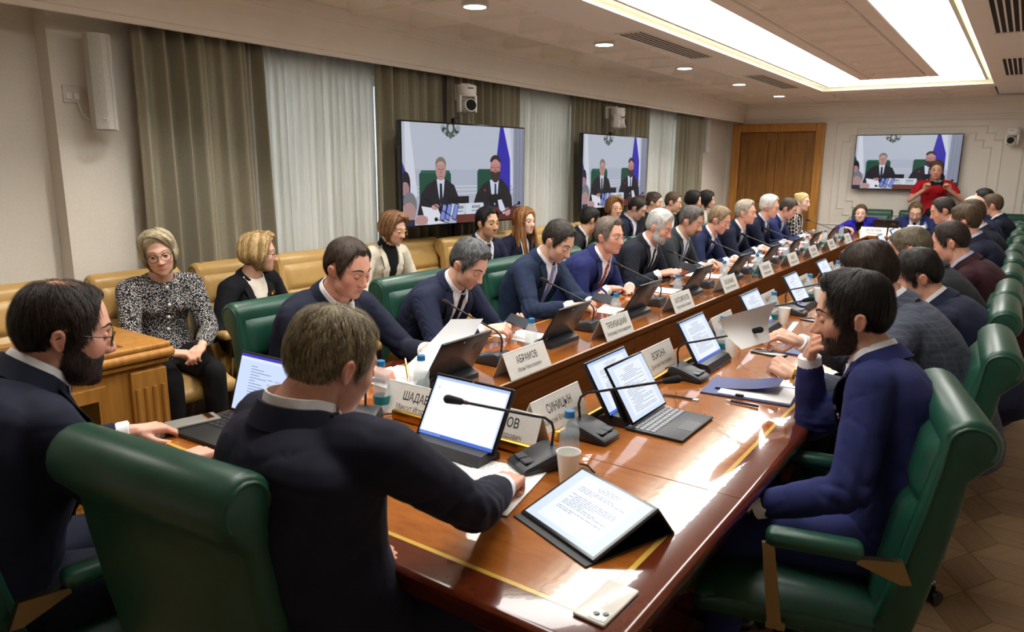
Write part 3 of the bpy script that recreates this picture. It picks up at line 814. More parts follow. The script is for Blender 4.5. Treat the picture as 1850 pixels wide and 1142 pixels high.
# pan-tilt cameras
def ptz_make():
    t = thing('pan_tilt_camera', '', 'camera')       # hangs from a wall arm; lens looks along -y
    q = MB(); q.rbox((0, .125, .03), (.11, .02, .13), .008); q.rbox((0, .07, .085), (.09, .12, .02), .006); q.build('wall_arm', MAT['offwhite'], t)
    q = MB(); q.lathe([(.078, .01), (.08, .03), (.08, .07), (.072, .078)], 28); q.build('base_drum', MAT['white'], t, 40)
    MB().box((0, -.0795, .05), (.05, .004, .008)).build('status_slot', MAT['black'], t)
    q = MB(); q.lathe([(.074, -.012), (.078, .008)], 28)
    for s in (-1, 1): q.rbox((s * .068, 0, -.07), (.022, .075, .14), .01, 3)
    q.build('yoke', MAT['white'], t, 40)
    M_ = Matrix.Translation((0, 0, -.095)) @ Matrix.Rotation(R(90), 4, 'X') @ Matrix.Rotation(R(-8), 4, 'X')
    q = MB(); q.lathe([(.03, -.07), (.05, -.06), (.055, -.03), (.056, .05), (.052, .085), (.046, .09)], 26, M_); h = q.build('lens_housing', MAT['white'], t, 40)
    MB().lathe([(.0005, .0915), (.036, .0935), (.044, .093), (.045, .089)], 24, M_).build('lens', MAT['dark'], h, 40)
    return t
ptz = Spawner(ptz_make)
ptz((-3.87, 4.85, 2.18), R(62), 'white pan-tilt camera above the nearer wall television', 'pan-tilt cameras')
ptz((-3.87, 7.58, 2.18), R(105), 'white pan-tilt camera above the second wall television', 'pan-tilt cameras')
ptz((-.23, 12.24, 2.09), R(-12), 'white pan-tilt camera on the far wall right of the television', 'pan-tilt cameras')

# column speakers
def speaker_make():
    t = thing('column_speaker', '', 'speaker')       # front looks along +x
    MB().rbox((-.03, 0, 0), (.07, .125, .50), .006).build('cabinet', MAT['offwhite'], t)
    pr = [(.0, -.06), (.03, -.052), (.05, -.03), (.055, 0), (.05, .03), (.03, .052), (.0, .06)]
    m = NT('speaker_grille'); v = m.coord((1, 1, 1)); w_ = m.n('ShaderNodeTexVoronoi'); w_.inputs['Scale'].default_value = 260; m.l(v, w_.inputs[0]); m.base(m.ramp(w_.outputs[0], [(.1, '97968f'), (.5, 'bcbab2')])); m.set(Roughness=.5)
    MB().prism(pr, .485, 'z', None, -.2425).build('grille', m.mat, t, 30)
    lg = MB().rbox((.0555, .018, -.195), (.003, .018, .016), .001, 1).build('badge', MAT['white'], t); MB().box((.0573, .018, -.195), (.001, .010, .006)).build('badge_mark', plain('badge_mark', '8a3a24', .5), lg)
    q = MB(); q.rbox((-.10, 0, -.08), (.08, .05, .16), .005); q.rbox((-.15, 0, -.08), (.02, .09, .17), .004)
    for zz in (-.15, -.01): q.lathe([(.008, -.05), (.008, .05)], 8, Matrix.Translation((-.1, 0, zz)) @ Matrix.Rotation(R(90), 4, 'X'))
    q.build('wall_bracket', MAT['offwhite'], t)
    return t
speaker = Spawner(speaker_make)
speaker((-4.09, 2.01, 2.03), R(-35), 'grey-white column speaker on the near wall left of the olive drape', 'column speakers')
speaker((-4.09, 10.98, 2.08), R(-15), 'white column speaker in the far corner beside the wooden door', 'column speakers')

# ================================================================== table devices
def doc_polys(seed, bar=True, lines=24, blank=False, tint=(214, 228, 252)):
    rnd = random.Random(seed); p = [rc(0, 0, 1, 1, tint)]
    if bar: p += [rc(0, 0, 1, .055, (74, 112, 214)), rc(0, .955, 1, 1, (176, 200, 244))]
    if blank:
        p += [rc(.02, .06, .98, .95, (250, 252, 255)), rc(.07, .80, .085, .83, (230, 120, 150))]
        for k in range(8): p.append(rc(.03 + k * .035, .015, .05 + k * .035, .04, (150, 180, 240)))
        return [(a, b, min(k, 2)) for k, (a, b) in enumerate(p)]
    p.append(rc(.12, .07, .88, .94, (236, 243, 255)))
    y = .88
    for k in range(lines):
        x0 = .2 + (.06 if rnd.random() < .2 else 0); x1 = .82 if rnd.random() < .75 else rnd.uniform(.4, .75)
        if k < 3: x0, x1 = .35 + k * .02, .68 - k * .03
        if rnd.random() < .12: y -= .03; continue
        x = x0
        while x < x1:
            ww = rnd.uniform(.02, .07); p.append(rc(x, y, min(x + ww, x1), y + .011, (132, 146, 178))); x += ww + .012
        y -= .032
        if y < .1: break
    return [(a, b, 0 if k == 0 else (1 if k < 4 else 2)) for k, (a, b) in enumerate(p)]
MAT['doc'] = attr_emit('tablet_picture', .80)
DOCS = [col_mesh('screen', doc_polys(s), .288, .190, MAT['doc'], .00015, .0) for s in (3, 8, 21)]
DOCB = col_mesh('screen', doc_polys(5, True, blank=True), .288, .190, MAT['doc'], .00015, .0)
def tablet_make(doc):
    def make():
        t = thing('docked_tablet', '', 'tablet')                # screen faces -y
        q = MB(); q.prism([(-.045, 0), (-.048, .012), (-.03, .034), (.02, .038), (.06, .02), (.062, 0)], .27, 'x', None, -.135); q.build('dock', MAT['gunmetal'], t, 40)
        M_ = Matrix.Translation((0, .0, .026)) @ Matrix.Rotation(R(-31), 4, 'X')
        sl = MB().rbox((0, .006, .1075), (.312, .011, .213), .005, 2, M_).build('slab', MAT['tabback'], t, 40)
        MB().rbox((0, .0004, .1075), (.304, .002, .205), .001, 1, M_).build('bezel', MAT['gloss'], sl)
        sc = link('screen', doc, sl); sc.matrix_local = M_ @ Matrix.Translation((0, -.0009, .1085))
        MB().lathe([(.0005, 0), (.0028, 0), (.0028, .001), (.0005, .001)], 10, M_ @ Matrix.Translation((0, -.0006, .2065)) @ Matrix.Rotation(R(90), 4, 'X')).build('front_lens', MAT['silver'], sl)
        q = MB(); q.lathe([(.0005, .0), (.004, 0), (.004, .001), (.0005, .001)], 10, M_ @ Matrix.Translation((.02, .012, .195)) @ Matrix.Rotation(R(-90), 4, 'X')); q.build('rear_lens', MAT['silver'], sl)
        MB().box((-.095, .0121, .150), (.05, .0012, .030), M_).build('sticker', plain('grey_sticker', '5d574e', .6) if 'grey_sticker' not in bpy.data.materials else bpy.data.materials['grey_sticker'], sl)
        MB().box((.12, .0121, .03), (.014, .0012, .014), M_).build('brand_mark', MAT['silver'], sl)
        MB().box((-.02, -.0485, .006), (.004, .001, .004)).build('power_light', emit('dock_led', '5f7cff', 2.0) if 'dock_led' not in bpy.data.materials else bpy.data.materials['dock_led'], t)
        return t
    return make
tablets = [Spawner(tablet_make(d)) for d in DOCS]; tablet_blank = Spawner(tablet_make(DOCB))

def mic_make():
    t = thing('desk_microphone', '', 'microphone')            # user sits at -y, base centred
    q = MB(); pr = [(-.075, 0), (-.078, .016), (-.068, .024), (.0, .046), (.045, .058), (.066, .052), (.074, .03), (.074, 0)]
    b = bevel_prism(pr, .115, .012, 2).build('base', MAT['gunmetal'], t, 40)
    for s in (-1, 1): MB().rbox((s * .021, -.045, .0335), (.036, .034, .006), .002, 1, None).build('button', MAT['gunmetal2'], b)
    MB().tube([(0, .045, .05), (0, .052, .105), (0, .045, .128), (0, .020, .148), (0, -.02, .16), (0, -.235, .232)], .0042, 8).build('gooseneck', MAT['black'], t, 60)
    MB().tube([(0, -.225, .2287), (0, -.237, .2327)], .0058, 10).build('light_ring', MAT['redring'], t, 60)
    MB().cap((0, -.245, .2354), (0, -.282, .2478), .0095, .0125, 12).build('capsule', MAT['foam'], t, 60)
    MB().tube([(.03, .072, .02), (.035, .10, .008), (.07, .13, .005), (.12, .12, .005)], .003, 6).build('cable', MAT['black'], t, 60)
    return t
MAT['gunmetal2'] = plain('mic_button', '33363d', .35); MAT['redring'] = plain('mic_ring', '4a1416', .3); MAT['foam'] = mottled('mic_foam', '0c0c0e', '18181b', 200, .95, .4, 900)
mic = Spawner(mic_make)

# bottles and cups
def bottle_make():
    t = thing('water_bottle', '', 'bottle')
    kz = lambda p: [(r_, z_ * .89) for r_, z_ in p]
    prof = [(.004, .002), (.026, .0), (.030, .006), (.0305, .02), (.029, .035), (.0305, .05), (.0305, .10), (.028, .115), (.0305, .13), (.028, .15), (.019, .172), (.0125, .185), (.0125, .193)]
    MB().lathe(kz(prof), 18).build('body', MAT['pet'], t, 50)
    MB().lathe(kz([(.0035, .004), (.0275, .004), (.029, .03), (.029, .10), (.0265, .115), (.029, .13), (.0285, .138), (.0005, .138)]), 14).build('water', MAT['water'], t, 50)
    MB().lathe(kz([(.0311, .030), (.0313, .032), (.0313, .062), (.0311, .064)]), 18, cap=False).build('label_band', MAT['label'], t, 50)
    MB().lathe(kz([(.0005, .208), (.013, .208), (.0148, .206), (.0148, .192), (.0155, .190), (.0155, .186), (.0135, .186)]), 18).build('cap', MAT['cap'], t, 40)
    return t
bottle = Spawner(bottle_make)
def cup_make():
    o = MB().lathe([(.0005, .003), (.021, .003), (.0325, .092), (.0350, .094), (.0350, .090), (.0335, .089), (.0225, .0), (.0005, .0)], 26, cap=False).build('paper_cup', MAT['cup'], None, 40)
    return tag(o, '', 'cup')
cup = Spawner(cup_make)

# name plates: folded card tents with lettering on both faces
tmp_scene = bpy.data.scenes.new('workshop')
def text_mesh(txt, size, sx, name='lettering', bold=.0):
    cu = bpy.data.curves.new(name, 'FONT'); cu.body = txt; cu.size = size; cu.align_x = 'CENTER'; cu.align_y = 'CENTER'; cu.resolution_u = 2; cu.offset = bold
    ob = bpy.data.objects.new(name, cu); tmp_scene.collection.objects.link(ob)
    tmp_scene.view_layers[0].update(); dg = tmp_scene.view_layers[0].depsgraph
    me = bpy.data.meshes.new_from_object(ob.evaluated_get(dg)); me.name = name
    bpy.data.objects.remove(ob); bpy.data.curves.remove(cu)
    me.transform(Matrix.Diagonal((sx, 1, 1, 1)))
    me.materials.clear(); me.materials.append(MAT['ink'])
    return me
def nameplate(loc, rz, l1, l2, label, sx=.62):
    t = thing('name_plate', label, 'name plate', loc, rz, 'folded name plates')
    Lh, Hh, Dh, th = .155, .105, .048, .0022
    ang = math.atan2(Dh, Hh)
    def fit(txt, size, want, bold):
        me = text_mesh(txt, size, 1.0, bold=bold); xs = [v.co.x for v in me.vertices]; me.transform(Matrix.Diagonal((want / (max(xs) - min(xs)), 1, 1, 1))); return me
    m1 = fit(l1, .043, min(.0225 * len(l1), .245), .0004)
    m2 = fit(l2, .026, min(.0118 * len(l2), .265), .0)
    for s in (1, -1):
        # front card for s=1 faces -y
        M_ = Matrix.Rotation(0 if s > 0 else math.pi, 4, 'Z') @ Matrix.Translation((0, -Dh, 0)) @ Matrix.Rotation(-ang, 4, 'X')
        hl = math.hypot(Dh, Hh)
        cd = MB().box((0, 0, hl / 2), (2 * Lh, th, hl), M_).build('card', MAT['plate'], t)
        for me, zz in ((m1, hl * .62), (m2, hl * .27)):
            if me is None: continue
            o = link('lettering', me, cd); o.matrix_local = M_ @ Matrix.Translation((0, -.0016, zz)) @ Matrix.Rotation(R(90), 4, 'X')
    MB().tube([(-Lh, 0, Hh), (Lh, 0, Hh)], .0022, 6).build('fold', MAT['plate'], t, 60)
    return t

# papers
def paper(loc, rz, w, l, label, seed=0, curl=None, name='paper_sheet', lines=True, thick=.0012, group='papers'):
    """flat sheet on the table; curl(u,v) may lift it"""
    t = thing(name, label, 'paper', loc, rz, group)
    rnd = random.Random(seed); n = 9
    lift = curl or (lambda u, v: .0015 * math.sin(3 * u + seed) ** 2)
    def P(off):
        return lambda i, j: ((i / (n - 1) - .5) * w, (j / (n - 1) - .5) * l, thick + lift(i / (n - 1), j / (n - 1)) + off)
    q = MB(); q.grid(P(0), n, n)
    q.grid(lambda i, j: P(-thick)(n - 1 - i, j), n, n)
    q.build('sheet', MAT['paper'], t, 60)
    if lines:
        q = MB(); y = .40
        while y > -.40:
            x = -.38; x1 = .38 if rnd.random() < .8 else rnd.uniform(-.1, .3)
            while x < x1:
                ww = min(rnd.uniform(.03, .11), x1 - x + .001)
                pts = [(x, y), (x + ww, y), (x + ww, y + .0065), (x, y + .0065)]
                q.add([(a * w, b * l, thick + lift(a + .5, b + .5) + .0006) for a, b in pts], [(0, 1, 2, 3)]); x += ww + .03
            y -= .045 if rnd.random() < .9 else .07
        q.build('print', MAT['print'], t)
    return t
def pen(loc, rz, label, mat='pen', tilt=0):
    t = thing('pen', label, 'pen', loc, rz, 'pens')
    q = MB(); q.tube([(-.06, 0, .0055), (.045, 0, .0055)], .0048, 10); q.build('barrel', MAT[mat], t, 50)
    MB().tube([(.045, 0, .0055), (.058, 0, .0055), (.066, 0, .0055)], [.0045, .003, .0008], 8).build('tip', MAT['silver'], t, 50)
    MB().box((-.045, 0, .0112), (.035, .003, .0015)).build('clip', MAT['silver'], t)
    if tilt: t.rotation_euler = (0, tilt, rz)
    return t
def phone(loc, rz, label, mat, w=.075, l=.155, cams=True, tiltx=0.0, name='smartphone', lens=True):
    t = thing(name, label, 'phone', loc, rz)
    b = MB().rbox((0, 0, .004), (w, l, .008), .0038, 3).build('case', mat, t, 40)
    if cams:
        c = MB().rbox((-w / 2 + .021, l / 2 - .022, .0085), (.034, .034, .0025), .001, 2).build('camera_plate', mat, b)
        for dx, dy in ((-.008, .008), (-.008, -.008), (.008, 0)): MB().lathe([(.0005, .0105), (.0055, .0108), (.0068, .0105), (.0068, .0095)], 12, Matrix.Translation((-w / 2 + .021 + dx, l / 2 - .022 + dy, 0))).build('camera_lens', MAT['gloss'] if dy <= 0 else MAT['silver'], b, 40)
    t.rotation_euler = (tiltx, 0, rz)
    return t
# ================================================================== people
def sst(a, b, x): t = np.clip((x - a) / (b - a), 0, 1); return t * t * (3 - 2 * t)

# ---- head shape: smooth union of simple solids, solved along rays from the head centre
NT_, NP_ = 60, 84
_th = np.linspace(0, math.pi, NT_); _ph = np.linspace(0, 2 * math.pi, NP_, endpoint=False)
TH, PH = np.meshgrid(_th, _ph, indexing='ij')
DIRS = np.stack([np.sin(TH) * np.sin(PH), np.sin(TH) * np.cos(PH), np.cos(TH)], -1)     # phi 0 = forward (+y), 90 = right (+x)
def s_ell(p, c, r):
    q = p - np.array(c); r = np.array(r); k0 = np.linalg.norm(q / r, axis=-1) + 1e-9; k1 = np.linalg.norm(q / (r * r), axis=-1) + 1e-9
    return k0 * (k0 - 1) / k1
def s_cap(p, a, b, ra, rb):
    a = np.array(a); b = np.array(b); ba = b - a; h = np.clip(((p - a) @ ba) / (ba @ ba), 0, 1)
    return np.linalg.norm(p - a - h[..., None] * ba, axis=-1) - (ra + (rb - ra) * h)
def smin(a, b, k): h = np.clip(.5 + .5 * (b - a) / k, 0, 1); return b + (a - b) * h - k * h * (1 - h)
def smax(a, b, k): return -smin(-a, -b, k)
def head_sdf(p, F):
    w, jw, fat = F['w'], F['jaw'], F['fat']
    px = p.copy(); px[..., 0] = np.abs(px[..., 0])
    d = s_ell(px, (0, -.014, .030), (.0745 * w, .0965, .088))
    d = smin(d, s_ell(px, (0, -.040, .002), (.064 * w, .062, .066)), .03)
    d = smin(d, s_ell(px, (0, .030, -.018), (.0585 * w + .004 * fat, .058, .078)), .025)
    d = smin(d, s_ell(px, (.014, .020, -.070), (.040 * jw + .010 * fat, .052, .040 + .006 * fat)), .025)
    d = smin(d, s_ell(px, (0, .064, -.100 - F['chin']), (.020 * jw, .016, .014)), .022)
    d = smin(d, s_ell(px, (.040, .054, -.026), (.020 + .004 * fat, .020, .022)), .020)
    d = smin(d, s_cap(px, (.010, .0785, .0225), (.043, .062, .024), .0112, .0095), .016)
    d = smax(d, -s_ell(px, (.032, .093, .001), (.0195, .0205, .0140)), .010)
    n = F['nose']
    d = smin(d, s_cap(px, (0, .080, .010), (0, .099 + .011 * n, -.035), .0072, .0104 * F['nw']), .010)
    d = smin(d, s_ell(px, (.0120 * F['nw'], .091 + .005 * n, -.040), (.0078, .0105, .0080)), .007)
    d = smin(d, s_ell(px, (0, .074, -.0655), (.024, .0135, .0060)), .007)
    d = smin(d, s_ell(px, (0, .073, -.0775), (.020, .0130, .0068)), .007)
    d = smax(d, -s_cap(px, (0, .0915, -.0715), (.019, .084, -.0715), .0022, .0018), .004)
    return d
def solve_head(F):
    lo = np.full(TH.shape, .02); hi = np.full(TH.shape, .17)
    # outermost crossing: scan inwards first
    for rr in np.linspace(.165, .05, 30):
        ins = head_sdf(DIRS * rr, F) < 0
        lo = np.where(ins & (lo < .021), rr, lo)
    hi = np.where(lo > .021, lo + .0042, hi)
    for _ in range(9):
        mid = (lo + hi) / 2; ins = head_sdf(DIRS * mid[..., None], F) < 0
        lo = np.where(ins, mid, lo); hi = np.where(ins, hi, mid)
    return (lo + hi) / 2
def samp(A, th, ph):
    """bilinear lookup on the direction grid"""
    t = np.clip(th / math.pi * (NT_ - 1), 0, NT_ - 1.001); p = (ph % (2 * math.pi)) / (2 * math.pi) * NP_
    i = t.astype(int); j = p.astype(int) % NP_; a = t - i; b = p - np.floor(p); j2 = (j + 1) % NP_
    return (A[i, j] * (1 - a) * (1 - b) + A[i + 1, j] * a * (1 - b) + A[i, j2] * (1 - a) * b + A[i + 1, j2] * a * b)
GF = [(i * NP_ + j, (i + 1) * NP_ + j, (i + 1) * NP_ + (j + 1) % NP_, i * NP_ + (j + 1) % NP_) for i in range(NT_ - 1) for j in range(NP_)]
GFA = np.array(GF)

def hair_line(style, F):
    """lowest hair height for each azimuth (degrees from the face)"""
    rec = F.get('recede', 0.0)
    a = [0, 18, 32, 45, 58, 66, 76, 84, 92, 105, 118, 132, 150, 180]
    z = [.077 + .3 * rec, .081 + .5 * rec, .079 + 1.2 * rec, .060 + 1.2 * rec, .034 + .6 * rec, .008, -.020, -.012, .032, .022, -.010, -.045, -.064, -.070]
    if style in ('bob', 'long', 'wave'):
        z = [.074, .068, .056, .036, -.0, -.06, -.098, -.105, -.108, -.11, -.11, -.11, -.11, -.11]
        if style == 'wave': z = [.076, .070, .062, .048, .026, -.002, -.04, -.078, -.095, -.10, -.10, -.10, -.10, -.10]
    if style == 'back':      # pulled back
        z = [.072, .070, .060, .044, .022, .004, -.012, .000, .018, .005, -.015, -.045, -.060, -.064]
    pd = np.degrees(np.minimum(PH, 2 * math.pi - PH))
    return np.interp(pd, a, z)
def hair_field(style, F, r):
    P = DIRS * r[..., None]; zl = hair_line(style, F)
    h = sst(-.003, .013, P[..., 2] - zl)
    top = sst(.02, .085, P[..., 2]); front = sst(-.02, .06, P[..., 1]) * top
    t = F.get('t_side', .008) * (1 - top) + F.get('t_top', .016) * top
    t = t + F.get('quiff', 0) * front * sst(.0, .5, (P[..., 0] * F.get('part', 0) * 14 + 1) / 2)
    if style in ('bob', 'long', 'wave'):
        low = sst(.05, -.06, P[..., 2]); t = .011 + .010 * top + .012 * low * sst(.04, -.02, P[..., 1])
        if style == 'wave': t = t + .012 * front
    if F.get('bald', 0):
        b = np.exp(-((P[..., 0] / .045) ** 2 + ((P[..., 1] - F.get('baldy', -.03)) / .055) ** 2 + ((P[..., 2] - .11) / .05) ** 2))
        h = h * (1 - F['bald'] * sst(.15, .75, b))
    return h, t
def strands(rnd, r, hf, tf, flow, count, length, width, lift=.001, seg=4, region=None, colj=.5):
    """thin ribbons lying along the hair surface; returns verts, faces, shade values"""
    rs = r + tf * hf
    wts = (hf > .10) * np.sin(TH)
    if region is not None: wts = wts * region
    pw = wts.ravel() / wts.sum(); idx = rnd.choice(len(pw), count, p=pw)
    th = TH.ravel()[idx] + rnd.uniform(-.03, .03, count); ph = PH.ravel()[idx] + rnd.uniform(-.04, .04, count)
    th = np.clip(th, .02, 3.0); d = np.stack([np.sin(th) * np.sin(ph), np.sin(th) * np.cos(ph), np.cos(th)], -1)
    L = length * rnd.uniform(.6, 1.2, count); pts = []
    lf = lift * rnd.uniform(.2, 1.6, count); jit = rnd.normal(0, .22, (count, 3))
    for k in range(seg + 1):
        th = np.arccos(np.clip(d[:, 2], -1, 1)); ph = np.arctan2(d[:, 0], d[:, 1])
        rad = samp(rs, th, ph) + lf * math.sin(.4 + 2.2 * k / seg) * (1 + .5 * k / seg)
        pts.append(d * rad[:, None])
        f = flow(d * rad[:, None]) + jit * .5
        f = f - d * np.sum(f * d, 1)[:, None]; f /= (np.linalg.norm(f, axis=1) + 1e-9)[:, None]
        d = d + f * (L / seg / .1)[:, None]; d /= np.linalg.norm(d, axis=1)[:, None]
    pts = np.array(pts)                      # seg+1, n, 3
    tan = pts[1:] - pts[:-1]; tan = np.concatenate([tan, tan[-1:]]); nrm = pts / np.linalg.norm(pts, axis=2)[..., None]
    side = np.cross(tan, nrm); side /= (np.linalg.norm(side, axis=2) + 1e-9)[..., None]
    wprof = np.array([.7, 1, 1, .8, .25])[:seg + 1] if seg == 4 else np.linspace(1, .3, seg + 1)
    half = side * (width / 2 * wprof)[:, None, None]
    A = pts - half; B = pts + half
    V = np.stack([A, B], 2).transpose(1, 0, 2, 3).reshape(-1, 3)
    base = np.arange(count)[:, None] * (2 * (seg + 1)) + 2 * np.arange(seg)[None, :]
    Fq = np.stack([base, base + 1, base + 3, base + 2], -1).reshape(-1, 4)
    sh = np.repeat(rnd.uniform(-colj, colj, count), 2 * (seg + 1))
    return V, Fq, sh

def np_mesh(name, V, Fq, mats, smooth=True, attr=None):
    me = bpy.data.meshes.new(name)
    V = np.asarray(V, dtype=np.float32); Fq = np.asarray(Fq, dtype=np.int32); n, k = Fq.shape
    me.vertices.add(len(V)); me.vertices.foreach_set('co', V.ravel())
    me.loops.add(n * k); me.loops.foreach_set('vertex_index', Fq.ravel())
    me.polygons.add(n); me.polygons.foreach_set('loop_start', np.arange(0, n * k, k, dtype=np.int32))
    me.update(calc_edges=True)
    me.polygons.foreach_set('use_smooth', np.full(n, smooth))
    for m in (mats if isinstance(mats, (list, tuple)) else [mats]): me.materials.append(m)
    if attr:
        for nm, a in attr.items():
            at = me.attributes.new(nm, 'FLOAT', 'POINT'); at.data.foreach_set('value', np.asarray(a, dtype=np.float32))
    me.validate()
    return me

# ---- materials for people
def skin_mat(name, base):
    m = NT(name); a = m.n('ShaderNodeAttribute'); a.attribute_name = 'tone'
    v = m.coord((1, 1, 1)); nz = m.noise(v, 45, 3)
    rgb = m.n('ShaderNodeRGB'); rgb.outputs[0].default_value = srgb(base)
    mx = m.n('ShaderNodeMix'); mx.data_type = 'RGBA'; mx.blend_type = 'MULTIPLY'; mx.inputs[0].default_value = 1
    m.l(rgb.outputs[0], mx.inputs[6]); m.l(a.outputs['Color'], mx.inputs[7])
    m2 = m.n('ShaderNodeMix'); m2.data_type = 'RGBA'; m2.blend_type = 'MULTIPLY'; m2.inputs[0].default_value = .35
    m.l(mx.outputs[2], m2.inputs[6]); m.l(m.ramp(nz, [(.3, (.72, .62, .58, 1)), (.7, (1, 1, 1, 1))]), m2.inputs[7])
    m.base(m2.outputs[2]); m.set(Roughness=.48); m.b.inputs['Subsurface Weight'].default_value = .12
    m.b.inputs['Subsurface Radius'].default_value = (.012, .005, .003); m.b.inputs['Subsurface Scale'].default_value = .4
    return m.mat
SKIN = {'fair': skin_mat('skin_fair', 'e2b59d'), 'pale': skin_mat('skin_pale', 'e8c2ad'), 'warm': skin_mat('skin_warm', 'd3a287'), 'ruddy': skin_mat('skin_ruddy', 'dba48d'), 'olive': skin_mat('skin_olive', 'cca07f')}
_hm = {}
def hair_mat(c1, c2):
    if (c1, c2) in _hm: return _hm[(c1, c2)]
    m = NT('hair_' + c1); a = m.n('ShaderNodeAttribute'); a.attribute_name = 'shade'
    nz = m.noise(m.coord((1, 1, 1)), 55, 3)
    ad = m.n('ShaderNodeMath'); ad.operation = 'ADD'; m.l(a.outputs['Fac'], ad.inputs[0]); m.l(nz, ad.inputs[1])
    m.base(m.ramp(ad.outputs[0], [(.15, c1), (.85, c2)])); m.set(Roughness=.55); m.bump(m.noise(m.coord((1, 1, .35)), 230, 3), .6, .004); m.b.inputs['Specular IOR Level'].default_value = .35
    _hm[(c1, c2)] = m.mat; return m.mat
_cm = {}
def cloth(c, kind='wool', c2=None, rough=.85):
    key = (c, kind, c2)
    if key in _cm: return _cm[key]
    m = NT('%s_%s' % (kind, c)); v = m.coord()
    m.set(Roughness=rough); m.b.inputs['Specular IOR Level'].default_value = .25; m.b.inputs['Sheen Weight'].default_value = .15
    m.b.inputs['Sheen Roughness'].default_value = .4; m.b.inputs['Sheen Tint'].default_value = srgb(c)
    rgb = srgb(c); lo = tuple(x * .82 for x in rgb[:3]) + (1,); hi = tuple(min(1, x * 1.2 + .002) for x in rgb[:3]) + (1,)
    if kind in ('wool', 'cotton'):
        m.base(m.ramp(m.noise(v, 14, 4), [(.3, lo), (.7, hi)]))
    elif kind == 'stripe':
        w = m.n('ShaderNodeTexWave'); w.bands_direction = 'Y'; w.inputs['Scale'].default_value = 34; w.inputs['Distortion'].default_value = 0; m.l(v, w.inputs[0])
        m.base(m.ramp(w.outputs[1], [(.90, rgb), (.99, srgb(c2))]))
    elif kind == 'check':
        a = m.n('ShaderNodeTexWave'); a.bands_direction = 'Y'; a.inputs['Scale'].default_value = 14; m.l(v, a.inputs[0])
        b = m.n('ShaderNodeTexWave'); b.bands_direction = 'Z'; b.inputs['Scale'].default_value = 14; m.l(v, b.inputs[0])
        s = m.n('ShaderNodeMath'); s.operation = 'MAXIMUM'; m.l(a.outputs[1], s.inputs[0]); m.l(b.outputs[1], s.inputs[1])
        m.base(m.ramp(s.outputs[0], [(.75, rgb), (1, srgb(c2))]))
    elif kind == 'tweed':
        a = m.n('ShaderNodeTexChecker'); a.inputs['Scale'].default_value = 150; m.l(m.coord((1, 1, 1), 'Object', (.3, .2, .5)), a.inputs[0]); a.inputs[1].default_value = srgb('e6e2dd'); a.inputs[2].default_value = rgb
        b = m.n('ShaderNodeTexVoronoi'); b.inputs['Scale'].default_value = 150; m.l(v, b.inputs[0])
        x = m.n('ShaderNodeMix'); x.data_type = 'RGBA'; m.l(m.ramp(b.outputs[0], [(.40, (0, 0, 0, 1)), (.52, (1, 1, 1, 1))]), x.inputs[0]); m.l(a.outputs[0], x.inputs[6]); x.inputs[7].default_value = rgb
        m.base(x.outputs[2])
    elif kind == 'hound':
        a = m.n('ShaderNodeTexChecker'); a.inputs['Scale'].default_value = 32; m.l(m.coord((1, 1, 1), 'Object', (.3, .8, .4)), a.inputs[0]); a.inputs[1].default_value = srgb(c2); a.inputs[2].default_value = rgb
        m.base(a.outputs[0])
    elif kind == 'dots':
        b = m.n('ShaderNodeTexVoronoi'); b.inputs['Scale'].default_value = 110; b.inputs['Randomness'].default_value = 0; m.l(v, b.inputs[0])
        m.base(m.ramp(b.outputs[0], [(.28, srgb(c2)), (.34, rgb)]))
    m.bump(m.noise(v, 420, 2), .15, .002)
    _cm[key] = m.mat; return m.mat
MAT['lapshade'] = plain('seam_thread', '07080d', .9)  # near-black colour standing in for the shade along the lapels
SHIRT = cloth('e8e9ee', 'cotton', rough=.8); SHIRTB = cloth('bcc6e0', 'cotton', rough=.8)
EYE = [plain('eye_white', 'd9d2cc', .25), plain('iris_brown', '3a2a20', .2), plain('pupil', '050505', .1), plain('iris_grey', '5c6a72', .2)]
TROUS = cloth('14151c'); SHOE = plain('black_shoe', '0b0b0c', .3); BLACKC = cloth('0d0d10')

# ---- voxel jobs: solids are joined into one skin in a side scene, all evaluated together
JOBS = []
def job(mb, voxel, done, smooth=3, ratio=1.0):
    me = mb.mesh('solid', MAT['paper'])
    ob = bpy.data.objects.new('solid', me); tmp_scene.collection.objects.link(ob)
    r = ob.modifiers.new('r', 'REMESH'); r.mode = 'VOXEL'; r.voxel_size = voxel
    s = ob.modifiers.new('s', 'SMOOTH'); s.factor = .5; s.iterations = smooth
    if ratio < 1:
        d = ob.modifiers.new('d', 'DECIMATE'); d.ratio = ratio
    JOBS.append((ob, done))
def run_jobs():
    tmp_scene.view_layers[0].update(); dg = tmp_scene.view_layers[0].depsgraph
    for ob, done in JOBS:
        me = bpy.data.meshes.new_from_object(ob.evaluated_get(dg))
        me.materials.clear()
        done(me)
    for ob, _ in JOBS:
        md = ob.data; bpy.data.objects.remove(ob); bpy.data.meshes.remove(md)
    JOBS.clear()

